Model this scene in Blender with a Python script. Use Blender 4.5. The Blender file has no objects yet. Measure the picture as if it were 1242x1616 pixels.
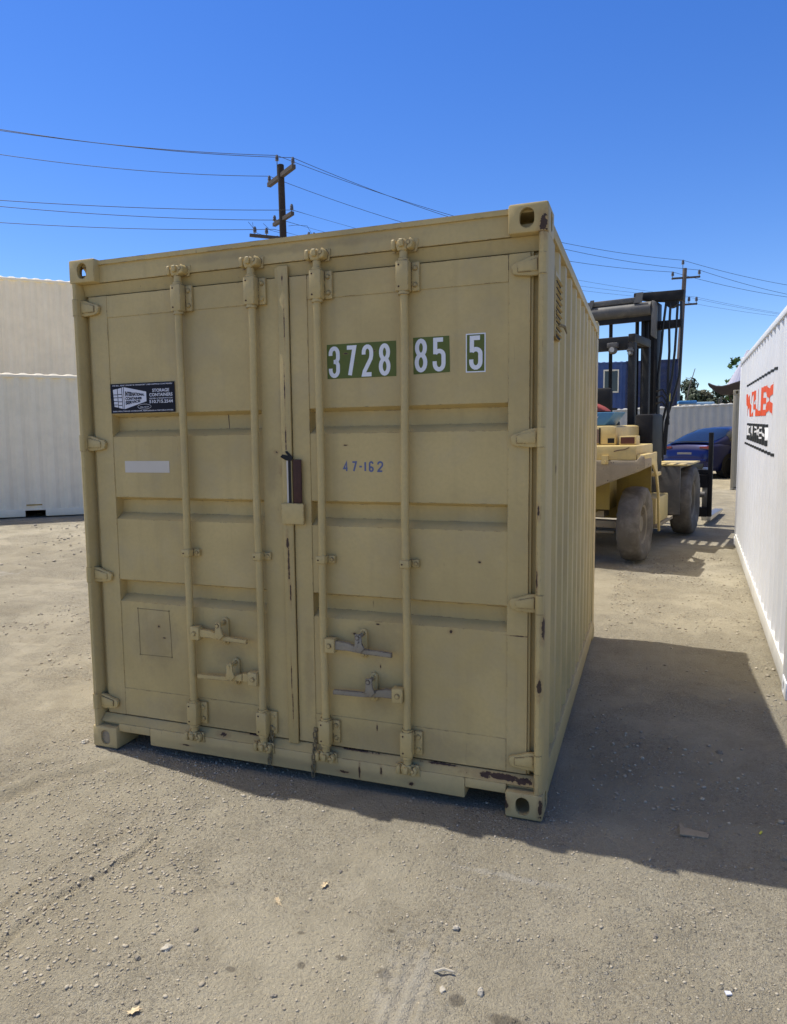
import bpy, bmesh, math, random
import numpy as np
from math import radians, sin, cos, pi
from mathutils import Vector, Matrix, noise as mnoise

S = bpy.context.scene
COL = S.collection
random.seed(7)

# ---------------------------------------------------------------- camera, sky, sun, exposure
cam_d = bpy.data.cameras.new('Camera')
cam = bpy.data.objects.new('Camera', cam_d)
COL.objects.link(cam)
cam_d.sensor_fit = 'VERTICAL'
cam_d.sensor_height = 36.0
cam_d.lens = 36.0 * 1100.0 / 1616.0
cam_d.clip_start = 0.05
cam_d.clip_end = 4000
yaw, pitch, roll = -0.349032, -0.0953877, -0.0101027
fw = Vector((sin(yaw) * cos(pitch), cos(yaw) * cos(pitch), sin(pitch)))
rt = Vector((cos(yaw), -sin(yaw), 0))
up = rt.cross(fw)
rt2 = rt * cos(roll) + up * sin(roll)
up2 = -rt * sin(roll) + up * cos(roll)
cam.matrix_world = Matrix(((rt2.x, up2.x, -fw.x, 1.60908), (rt2.y, up2.y, -fw.y, -2.90611),
                           (rt2.z, up2.z, -fw.z, 1.62773), (0, 0, 0, 1)))
S.camera = cam

SUN_TO = Vector((-1.15, 0.195, 2.591)).normalized()      # towards the sun
SUN_EL = math.asin(SUN_TO.z)
SUN_AZ = math.atan2(SUN_TO.x, SUN_TO.y)
world = bpy.data.worlds.new('World')
S.world = world
world.use_nodes = True
wn = world.node_tree
bg = wn.nodes['Background']
sky = wn.nodes.new('ShaderNodeTexSky')
sky.sky_type = 'NISHITA'
sky.sun_disc = False
sky.sun_elevation = SUN_EL
sky.sun_rotation = SUN_AZ
sky.altitude = 0
sky.air_density = 1.0
sky.dust_density = 0.1
sky.ozone_density = 3.0
# deep blue away from the sun, warm cap added round it to fill shade
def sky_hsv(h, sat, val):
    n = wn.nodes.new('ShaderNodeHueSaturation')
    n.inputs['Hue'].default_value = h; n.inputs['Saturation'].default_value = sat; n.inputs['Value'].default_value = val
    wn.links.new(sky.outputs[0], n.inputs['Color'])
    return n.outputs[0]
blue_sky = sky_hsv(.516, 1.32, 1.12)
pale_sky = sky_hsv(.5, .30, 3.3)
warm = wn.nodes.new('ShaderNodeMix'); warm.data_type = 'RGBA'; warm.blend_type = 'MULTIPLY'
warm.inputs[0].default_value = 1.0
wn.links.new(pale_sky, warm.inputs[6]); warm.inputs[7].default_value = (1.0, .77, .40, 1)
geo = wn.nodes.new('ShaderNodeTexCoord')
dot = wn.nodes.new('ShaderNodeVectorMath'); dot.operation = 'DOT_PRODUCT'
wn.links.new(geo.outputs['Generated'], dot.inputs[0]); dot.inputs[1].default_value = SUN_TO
fill_cap = wn.nodes.new('ShaderNodeMapRange'); fill_cap.interpolation_type = 'SMOOTHSTEP'
wn.links.new(dot.outputs['Value'], fill_cap.inputs['Value'])
fill_cap.inputs['From Min'].default_value = .76; fill_cap.inputs['From Max'].default_value = .93
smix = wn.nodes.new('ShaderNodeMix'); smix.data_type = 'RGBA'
wn.links.new(fill_cap.outputs[0], smix.inputs[0])
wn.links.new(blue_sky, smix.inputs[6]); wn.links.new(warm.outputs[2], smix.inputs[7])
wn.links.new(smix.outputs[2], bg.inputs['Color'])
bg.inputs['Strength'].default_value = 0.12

sun_d = bpy.data.lights.new('Sun', 'SUN')
sun_d.energy = 3.7
sun_d.angle = radians(0.5)
sun_d.color = (1.0, 0.98, 0.94)
sun = bpy.data.objects.new('Sun', sun_d)
COL.objects.link(sun)
sun.rotation_mode = 'QUATERNION'
sun.rotation_quaternion = SUN_TO.to_track_quat('Z', 'Y')
sun.location = (0, 0, 20)
S.view_settings.view_transform = 'Standard'
S.view_settings.look = 'None'
S.view_settings.gamma = 1
S.view_settings.exposure = 0.37

# ---------------------------------------------------------------- materials
def new_mat(name):
    m = bpy.data.materials.new(name)
    m.use_nodes = True
    nt = m.node_tree
    return m, nt, nt.nodes['Principled BSDF']

def N(nt, t, **kw):
    n = nt.nodes.new(t)
    for k, v in kw.items():
        if k in n.inputs.keys() if hasattr(n.inputs, 'keys') else False:
            n.inputs[k].default_value = v
        else:
            setattr(n, k, v)
    return n

def math_(nt, op, a, b=None, c=None, clamp=False):
    n = nt.nodes.new('ShaderNodeMath')
    n.operation = op
    n.use_clamp = clamp
    for i, v in enumerate((a, b, c)):
        if v is None:
            continue
        if isinstance(v, (int, float)):
            n.inputs[i].default_value = v
        else:
            nt.links.new(v, n.inputs[i])
    return n.outputs[0]

def noise_(nt, co, scale, detail=4, rough=.55, dist=0):
    n = nt.nodes.new('ShaderNodeTexNoise')
    n.inputs['Scale'].default_value = scale
    n.inputs['Detail'].default_value = detail
    n.inputs['Roughness'].default_value = rough
    n.inputs['Distortion'].default_value = dist
    nt.links.new(co, n.inputs['Vector'])
    return n.outputs['Fac']

def ramp_(nt, fac, lo, hi):
    n = nt.nodes.new('ShaderNodeMapRange')
    n.interpolation_type = 'SMOOTHSTEP'
    nt.links.new(fac, n.inputs['Value'])
    n.inputs['From Min'].default_value = lo
    n.inputs['From Max'].default_value = hi
    return n.outputs[0]

def mix_(nt, fac, a, b, blend='MIX'):
    n = nt.nodes.new('ShaderNodeMix')
    n.data_type = 'RGBA'
    n.blend_type = blend
    if isinstance(fac, (int, float)):
        n.inputs[0].default_value = fac
    else:
        nt.links.new(fac, n.inputs[0])
    for i, v in ((6, a), (7, b)):
        if isinstance(v, tuple):
            n.inputs[i].default_value = (*v, 1) if len(v) == 3 else v
        else:
            nt.links.new(v, n.inputs[i])
    return n.outputs[2]

def mapped(nt, co, scale):
    n = nt.nodes.new('ShaderNodeMapping')
    n.inputs['Scale'].default_value = scale
    nt.links.new(co, n.inputs['Vector'])
    return n.outputs[0]

def bump_(nt, h, strength, dist, bsdf):
    n = nt.nodes.new('ShaderNodeBump')
    n.inputs['Strength'].default_value = strength
    n.inputs['Distance'].default_value = dist
    nt.links.new(h, n.inputs['Height'])
    nt.links.new(n.outputs[0], bsdf.inputs['Normal'])

def spots_(nt, co, spots, nfac, warp=.6):
    """union of ragged ellipsoidal patches: (cx,cy,cz, rx,ry,rz)"""
    tot = None
    for (cx, cy, cz, rx, ry, rz) in spots:
        n = nt.nodes.new('ShaderNodeVectorMath'); n.operation = 'SUBTRACT'
        nt.links.new(co, n.inputs[0]); n.inputs[1].default_value = (cx, cy, cz)
        d = nt.nodes.new('ShaderNodeVectorMath'); d.operation = 'DIVIDE'
        nt.links.new(n.outputs[0], d.inputs[0]); d.inputs[1].default_value = (rx, ry, rz)
        l = nt.nodes.new('ShaderNodeVectorMath'); l.operation = 'LENGTH'
        nt.links.new(d.outputs[0], l.inputs[0])
        v = math_(nt, 'SUBTRACT', 1.0, l.outputs['Value'])
        tot = v if tot is None else math_(nt, 'MAXIMUM', tot, v)
    off = math_(nt, 'MULTIPLY', math_(nt, 'SUBTRACT', nfac, .5), warp * 4)
    return math_(nt, 'ADD', tot, off)

def paint(name, col, rough=.5, var=.12, mottle=.05, streak=.1, dust=.0, dustcol=(.30, .26, .19), rust=0.0,
          rustcol=(.075, .042, .028), bumpk=.15, edge=0.0, spots=None, scratches=0.0, spec=.35, metallic=0.0, dustlow=None, soft=None, softcol=(.16, .12, .07), softamt=.28):
    m, nt, b = new_mat(name)
    tc = nt.nodes.new('ShaderNodeTexCoord').outputs['Object']
    big = noise_(nt, tc, 1.7, 5, .6)
    fine = noise_(nt, tc, 55, 3, .6)
    c = mix_(nt, ramp_(nt, big, .3, .7), tuple(x * (1 - var) for x in col), tuple(min(.95, x * (1 + var * .6)) for x in col))
    c = mix_(nt, math_(nt, 'MULTIPLY', ramp_(nt, fine, .35, .7), mottle * 4), c, tuple(x * .75 for x in col))
    if streak:
        st = noise_(nt, mapped(nt, tc, (14, 14, .6)), 1.0, 5, .6)
        c = mix_(nt, math_(nt, 'MULTIPLY', ramp_(nt, st, .48, .75), streak), c, tuple(x * .62 for x in col))
    if dust:
        dn = noise_(nt, tc, 4.5, 6, .65, .4)
        f = ramp_(nt, dn, .42, .72)
        if dustlow:
            sx = nt.nodes.new('ShaderNodeSeparateXYZ'); nt.links.new(tc, sx.inputs[0])
            f = math_(nt, 'ADD', f, ramp_(nt, sx.outputs['Z'], dustlow, 0.0), clamp=True)
        c = mix_(nt, math_(nt, 'MULTIPLY', f, dust), c, dustcol)
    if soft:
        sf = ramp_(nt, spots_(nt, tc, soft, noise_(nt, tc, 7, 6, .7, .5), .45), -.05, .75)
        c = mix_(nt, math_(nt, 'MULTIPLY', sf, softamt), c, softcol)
    mask = None
    rn = noise_(nt, tc, 23, 8, .7, .3)
    if rust:
        mask = ramp_(nt, rn, 1 - rust - .02, 1 - rust + .03)
    if scratches:
        sc = noise_(nt, mapped(nt, tc, (40, 40, 3)), 1.0, 3, .6, 1.2)
        gate = ramp_(nt, noise_(nt, tc, 2.6, 3), .5, .66)
        sm = math_(nt, 'MULTIPLY', ramp_(nt, sc, 1 - scratches - .015, 1 - scratches + .015), gate)
        mask = sm if mask is None else math_(nt, 'MAXIMUM', mask, sm)
    if spots:
        sv = spots_(nt, tc, spots, noise_(nt, tc, 38, 6, .7))
        c = mix_(nt, math_(nt, 'MULTIPLY', ramp_(nt, sv, -.9, .3), .38), c, (.25, .135, .06))
        sp = ramp_(nt, sv, .25, .35)
        mask = sp if mask is None else math_(nt, 'MAXIMUM', mask, sp)
    if edge:
        bv = nt.nodes.new('ShaderNodeBevel'); bv.samples = 4
        bv.inputs['Radius'].default_value = .008
        ge = nt.nodes.new('ShaderNodeNewGeometry')
        dp = nt.nodes.new('ShaderNodeVectorMath'); dp.operation = 'DOT_PRODUCT'
        nt.links.new(bv.outputs[0], dp.inputs[0]); nt.links.new(ge.outputs['Normal'], dp.inputs[1])
        e = ramp_(nt, dp.outputs['Value'], .97, .80)
        e = math_(nt, 'MULTIPLY', e, ramp_(nt, noise_(nt, tc, 16, 6, .7), .62 - edge, .70 - edge))
        mask = e if mask is None else math_(nt, 'MAXIMUM', mask, e)
    if mask is not None:
        rc = mix_(nt, fine, rustcol, tuple(x * .4 for x in rustcol))
        c = mix_(nt, mask, c, rc)
    nt.links.new(c, b.inputs['Base Color'])
    b.inputs['Roughness'].default_value = rough
    b.inputs['Specular IOR Level'].default_value = spec
    b.inputs['Metallic'].default_value = metallic
    h = math_(nt, 'ADD', math_(nt, 'MULTIPLY', fine, .3), noise_(nt, tc, 6, 4))
    bump_(nt, h, bumpk, .012, b)
    return m

def flat(name, col, rough=.6, metallic=0, spec=.4, var=.06):
    m, nt, b = new_mat(name)
    tc = nt.nodes.new('ShaderNodeTexCoord').outputs['Object']
    f = noise_(nt, tc, 12, 4)
    c = mix_(nt, f, tuple(x * (1 - var) for x in col), tuple(min(.98, x * (1 + var)) for x in col))
    nt.links.new(c, b.inputs['Base Color'])
    b.inputs['Roughness'].default_value = rough
    b.inputs['Metallic'].default_value = metallic
    b.inputs['Specular IOR Level'].default_value = spec
    return m

TAN = (.51, .385, .165)
M = {}
M['tan'] = paint('tan_container_paint', TAN, .55, .14, .05, .24, dust=.22, dustcol=(.36, .31, .22), rust=.265, edge=.10, bumpk=.16,
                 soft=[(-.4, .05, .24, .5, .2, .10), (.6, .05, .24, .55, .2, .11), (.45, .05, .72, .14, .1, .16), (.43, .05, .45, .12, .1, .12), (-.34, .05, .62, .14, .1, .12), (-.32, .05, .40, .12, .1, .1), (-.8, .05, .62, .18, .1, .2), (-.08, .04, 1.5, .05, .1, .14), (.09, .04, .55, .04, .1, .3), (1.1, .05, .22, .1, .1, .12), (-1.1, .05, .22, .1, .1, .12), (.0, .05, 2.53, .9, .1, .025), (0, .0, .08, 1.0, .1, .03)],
                 dustlow=.35, scratches=.29,
                 spots=[(1.03, .03, .165, .11, .05, .018), (1.13, .03, .14, .05, .05, .02), (.66, .05, 2.60, .03, .05, .012),
                        (.93, .05, 1.115, .008, .03, .006), (1.215, .02, .85, .012, .03, .06), (1.2, 0, .6, .012, .03, .05),
                        (1.21, .0, .06, .012, .03, .05), (.80, .05, .795, .012, .05, .01), (1.1, .05, .80, .05, .05, .003),
                        (.36, .02, .09, .006, .03, .05), (-.03, .03, 1.512, .02, .02, .026),
                        (1.06, .01, .06, .02, .02, .03), (1.2, .0, 2.5, .02, .02, .05), (.3, .05, 1.63, .012, .05, .004),
                        (.06, .02, 1.34, .02, .05, .03), (-.06, .04, 1.6, .012, .02, .01),
                        (.45, .05, .80, .010, .05, .004), (.46, .05, .60, .004, .05, .012), (.47, .05, .66, .005, .05, .010), (.33, .05, .745, .012, .05, .006),
                        (.44, .05, .30, .004, .05, .018), (-.79, .05, .69, .010, .05, .008), (-.76, .05, .63, .012, .05, .004), (.28, .02, .075, .03, .03, .008), (-.62, .02, .08, .03, .03, .005),
                        (.47, .02, .11, .006, .03, .02), (.62, .02, .07, .012, .03, .01), (1.19, .0, 1.35, .008, .03, .03), (1.185, .0, 1.05, .006, .03, .06), (-1.2, .0, .28, .02, .04, .02), (-1.2, 0, .93, .015, .04, .01), (-1.19, 0, 1.62, .02, .04, .008)])
M['tan_cracked'] = paint('cracked_tan_paint', tuple(x * .92 for x in TAN), .6, .12, .05, .35, dust=.2, scratches=.3, bumpk=.3,
                         spots=[(.0, .03, 1.08, .007, .05, .12), (.006, .03, .93, .005, .05, .06), (-.004, .03, 1.17, .008, .05, .05),
                                (.0, .03, .5, .003, .05, .10), (.004, .03, .36, .003, .05, .08), (.0, .03, 1.9, .003, .05, .10),
                                (.0, .03, 1.66, .004, .05, .06), (.006, .03, 2.2, .003, .05, .08), (.0, .03, 2.4, .004, .05, .02)])
M['tan_gear'] = paint('tan_locking_gear_paint', tuple(x * 1.0 for x in TAN), .5, .14, .07, .1, dust=.2, edge=.18, rust=.28, scratches=.2, bumpk=.12)
M['worn_metal'] = paint('worn_grey_metal', (.26, .23, .18), .55, .25, .1, .2, rust=.38, metallic=.15, edge=.2, dust=.4, dustcol=(.36, .29, .16), scratches=.3)
M['rust_dark'] = paint('dark_rust', (.070, .032, .024), .8, .3, .2, .3, bumpk=.8)
M['black'] = flat('black_rubber_tear', (.012, .012, .012), .8)
M['gasket'] = paint('painted_gasket', tuple(x * .9 for x in TAN), .7, .1, .05, .3, dust=.2, scratches=.28, bumpk=.2,
                    spots=[(1.03, .04, .16, .12, .06, .016), (1.13, .04, .155, .05, .05, .02), (-.40, .04, .16, .03, .06, .012), (.75, .04, .172, .1, .05, .006), (.35, .04, .174, .12, .05, .005), (-.2, .04, .175, .1, .05, .005)])
M['chain'] = paint('dull_chain_metal', (.24, .20, .12), .5, .2, .1, .1, rust=.35, metallic=.3)
M['green'] = paint('green_decal', (.105, .130, .024), .6, .1, .05, .1, edge=0, bumpk=.05, spots=[(.31, .05, 2.045, .012, .02, .004), (.45, .05, 2.05, .006, .02, .004), (.36, .05, 2.0, .004, .02, .003)])
M['white_decal'] = flat('white_decal', (.72, .72, .74), .5)
M['label_paper'] = flat('faded_label_paper', (.55, .50, .43), .6)
M['blue_stencil'] = flat('blue_stencil_ink', (.11, .13, .24), .7)
M['sticker_black'] = flat('black_sticker', (.010, .010, .018), .5, spec=.15)
M['sticker_white'] = flat('sticker_white', (.62, .62, .68), .5)
M['pencil'] = flat('dark_pencil_line', (.20, .155, .075), .8)
M['cream'] = paint('cream_container_paint', (.87, .76, .555), .55, .06, .02, .08, dust=.08, rust=0, bumpk=.08, scratches=.12)
M['white'] = paint('white_container_paint', (.78, .79, .82), .45, .04, .015, .06, dust=.10, dustcol=(.6, .54, .42), dustlow=.18, bumpk=.06, scratches=.1)
M['white_rail'] = paint('dusty_white_rail', (.74, .72, .66), .6, .1, .03, .1, dust=.35, dustcol=(.56, .50, .40), bumpk=.1)
M['greyc'] = paint('grey_container_paint', (.48, .46, .41), .55, .08, .03, .15, dust=.1, bumpk=.1, rust=.2)
M['tan_dull'] = paint('dull_tan_container_paint', (.40, .35, .25), .55, .08, .03, .15, dust=.1, bumpk=.1, rust=.24)
M['bluec'] = paint('blue_container_paint', (.045, .085, .22), .5, .1, .03, .15, dust=.1, bumpk=.1)
M['bluedark'] = paint('navy_container_paint', (.022, .032, .085), .5, .1, .03, .15, dust=.1, bumpk=.1)
M['orange'] = flat('orange_paint', (.80, .10, .03), .5)
M['blackpaint'] = flat('black_paint', (.025, .028, .028), .5)
M['sign_white'] = flat('sign_white', (.82, .82, .82), .5)
M['yellow'] = paint('forklift_yellow', (.66, .50, .20), .5, .15, .05, .2, dust=.35, dustcol=(.36, .30, .20), rust=.3, edge=.06, scratches=.25)
M['yellow_dirty'] = paint('dirty_forklift_yellow', (.30, .22, .05), .6, .2, .1, .3, dust=.4, dustcol=(.16, .12, .06), rust=.3)
M['counter'] = paint('dirty_counterweight', (.33, .27, .18), .75, .2, .12, .35, dust=.6, dustcol=(.34, .28, .20), rust=.36, bumpk=.6, scratches=.3)
M['fk_grey'] = paint('forklift_grey_paint', (.10, .095, .088), .55, .15, .06, .2, dust=.4, dustcol=(.24, .21, .17), edge=.08)
M['fk_black'] = paint('forklift_black_steel', (.018, .017, .016), .6, .25, .1, .2, dust=.22, dustcol=(.07, .06, .05), spec=.2)
M['fk_guard'] = paint('forklift_guard_paint', (.030, .028, .025), .6, .2, .06, .2, dust=.25, dustcol=(.10, .09, .075), edge=.30, rustcol=(.34, .31, .27), spec=.2)
M['fk_lightgrey'] = paint('forklift_light_grey', (.15, .14, .125), .55, .12, .06, .2, dust=.3, dustcol=(.22, .19, .15), spec=.3)
M['tyre'] = paint('dusty_tyre_rubber', (.12, .105, .085), .85, .2, .1, 0, dust=.8, dustcol=(.22, .20, .17), bumpk=.5)
M['rim'] = paint('dirty_rim', (.20, .17, .12), .7, .2, .1, 0, dust=.6, dustcol=(.26, .22, .17), rust=.35)
M['hose'] = flat('black_hose', (.015, .015, .016), .45)
M['chrome'] = flat('bright_steel', (.55, .55, .55), .3, .9)
M['lampglass'] = flat('lamp_lens', (.42, .41, .38), .25)
M['redbrown'] = flat('reddish_lens', (.10, .035, .03), .35)
M['brown'] = paint('brown_grille', (.20, .14, .11), .7, .1, .05, .2)
M['bluebox'] = flat('light_blue_plastic', (.07, .20, .34), .5)
M['rag'] = flat('red_rag', (.28, .05, .04), .9)
M['carblue'] = None
M['wood'] = paint('weathered_pole_wood', (.040, .029, .022), .85, .25, .15, .4, bumpk=.6)
M['wood2'] = paint('greyed_pole_wood', (.15, .12, .10), .85, .25, .15, .4, bumpk=.6)
M['armwood'] = paint('grey_crossarm_wood', (.085, .07, .06), .85, .2, .1, .3)
M['insul'] = flat('insulator_porcelain', (.10, .105, .12), .3)
M['wire'] = flat('power_wire', (.02, .02, .022), .6)
M['glass'] = flat('dark_window_glass', (.02, .022, .025), .08, spec=.6)
M['tent'] = flat('white_tent_fabric', (.70, .68, .74), .8)
M['tentdark'] = flat('dark_canopy_fabric', (.05, .04, .045), .8)
M['bark'] = flat('tree_bark', (.07, .055, .04), .9)
M['skyblue'] = flat('bright_blue_roof', (.09, .30, .62), .5)
M['stone'] = None

def leaf_mat(name, a, b_):
    m, nt, b = new_mat(name)
    tc = nt.nodes.new('ShaderNodeTexCoord').outputs['Object']
    f = noise_(nt, tc, 1.3, 6, .7)
    g = noise_(nt, tc, 9, 3)
    c = mix_(nt, ramp_(nt, f, .35, .65), a, b_)
    c = mix_(nt, math_(nt, 'MULTIPLY', g, .5), c, tuple(x * .5 for x in a))
    nt.links.new(c, b.inputs['Base Color'])
    b.inputs['Roughness'].default_value = .7
    return m
M['leaf_dark'] = leaf_mat('dark_foliage', (.022, .04, .016), (.05, .07, .03))
M['leaf_olive'] = leaf_mat('olive_foliage', (.045, .05, .022), (.09, .085, .04))
M['leaf_green'] = leaf_mat('bright_foliage', (.05, .11, .02), (.11, .19, .04))

def car_paint():
    m, nt, b = new_mat('metallic_blue_car_paint')
    b.inputs['Base Color'].default_value = (.005, .010, .075, 1)
    b.inputs['Metallic'].default_value = .35
    b.inputs['Roughness'].default_value = .28
    b.inputs['Coat Weight'].default_value = .35
    b.inputs['Specular IOR Level'].default_value = .25
    b.inputs['Coat Roughness'].default_value = .06
    return m
M['carblue'] = car_paint()

# ---------------------------------------------------------------- ground material
def dirt_mat():
    m, nt, b = new_mat('compacted_dirt')
    tc = nt.nodes.new('ShaderNodeTexCoord').outputs['Object']
    big = noise_(nt, tc, .55, 6, .6, .3)
    mid = noise_(nt, tc, 4.5, 6, .65)
    fine = noise_(nt, tc, 60, 5, .7)
    gravelly = math_(nt, 'ADD', math_(nt, 'MULTIPLY', ramp_(nt, noise_(nt, tc, 1.5, 5, .6, .5), .42, .58), .8), .2)
    c = mix_(nt, ramp_(nt, big, .3, .7), (.375, .325, .228), (.51, .45, .328))
    c = mix_(nt, math_(nt, 'MULTIPLY', ramp_(nt, mid, .42, .68), .5), c, (.315, .272, .19))
    c = mix_(nt, math_(nt, 'MULTIPLY', ramp_(nt, fine, .42, .68), math_(nt, 'MULTIPLY', gravelly, .55)), c, (.235, .198, .142))
    # compressed streaks along the tyre tracks
    rot = nt.nodes.new('ShaderNodeMapping')
    rot.inputs['Rotation'].default_value = (0, 0, radians(-20))
    rot.inputs['Scale'].default_value = (9, .8, 1)
    nt.links.new(tc, rot.inputs['Vector'])
    st = noise_(nt, rot.outputs[0], 1.4, 5, .6)
    c = mix_(nt, math_(nt, 'MULTIPLY', ramp_(nt, st, .5, .7), .3), c, (.44, .395, .29))
    # stone chips embedded in the surface
    hs_ = []
    for scale, lim, amt in ((70, .32, .66), (150, .36, .55), (34, .22, .84), (300, .38, .5)):
        v = nt.nodes.new('ShaderNodeTexVoronoi')
        v.inputs['Scale'].default_value = scale
        nt.links.new(tc, v.inputs['Vector'])
        sp = nt.nodes.new('ShaderNodeSeparateColor')
        nt.links.new(v.outputs['Color'], sp.inputs[0])
        keep = math_(nt, 'GREATER_THAN', sp.outputs[0], amt)
        chip = math_(nt, 'MULTIPLY', math_(nt, 'MULTIPLY', keep, ramp_(nt, v.outputs['Distance'], lim + .08, lim)), gravelly)
        colr = mix_(nt, sp.outputs[1], (.21, .18, .135), (.60, .54, .42))
        c = mix_(nt, math_(nt, 'MULTIPLY', chip, .75), c, colr)
        hs_.append(math_(nt, 'MULTIPLY', chip, 60.0 / scale))
    # oil stains
    sn = noise_(nt, tc, 14, 5, .6)
    oil = ramp_(nt, spots_(nt, tc, [(.88, -1.04, 0, .035, .025, 1), (1.27, -1.09, 0, .07, .035, 1), (.62, -1.08, 0, .02, .02, 1),
                                    (.73, -1.02, 0, .03, .015, 1), (.55, -.95, 0, .02, .012, 1), (1.12, -1.06, 0, .03, .03, 1), (.42, -1.17, 0, .022, .014, 1),
                                    (.84, -.86, 0, .02, .012, 1)], sn, .25), .05, .5)
    c = mix_(nt, math_(nt, 'MULTIPLY', oil, .55), c, (.07, .058, .045))
    chalk = ramp_(nt, spots_(nt, tc, [(-6.2, 3.68, 0, .5, .06, 1), (-5.9, 3.3, 0, .06, .7, 1), (1.15, -.42, 0, .35, .03, 1), (1.0, -.55, 0, .1, .012, 1), (.985, -1.1, 0, .15, .42, 1)], sn, .5), .1, .9)
    c = mix_(nt, math_(nt, 'MULTIPLY', chalk, .34), c, (.62, .58, .50))
    nt.links.new(c, b.inputs['Base Color'])
    b.inputs['Roughness'].default_value = .95
    b.inputs['Specular IOR Level'].default_value = .15
    h = math_(nt, 'ADD', math_(nt, 'MULTIPLY', fine, .9), math_(nt, 'MULTIPLY', mid, 1.2))
    h = math_(nt, 'ADD', h, math_(nt, 'MULTIPLY', noise_(nt, tc, 190, 3, .7), .5))
    for q in hs_:
        h = math_(nt, 'ADD', h, math_(nt, 'MULTIPLY', q, .45))
    bump_(nt, h, 1.0, .024, b)
    return m
M['dirt'] = dirt_mat()

def stone_mat():
    m, nt, b = new_mat('pebble_stone')
    ge = nt.nodes.new('ShaderNodeNewGeometry')
    tc = nt.nodes.new('ShaderNodeTexCoord').outputs['Object']
    c = mix_(nt, ge.outputs['Random Per Island'], (.30, .255, .185), (.54, .475, .355))
    c = mix_(nt, math_(nt, 'MULTIPLY', noise_(nt, tc, 160, 3), .5), c, (.24, .20, .15))
    nt.links.new(c, b.inputs['Base Color'])
    b.inputs['Roughness'].default_value = .9
    return m
M['stone'] = stone_mat()

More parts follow.
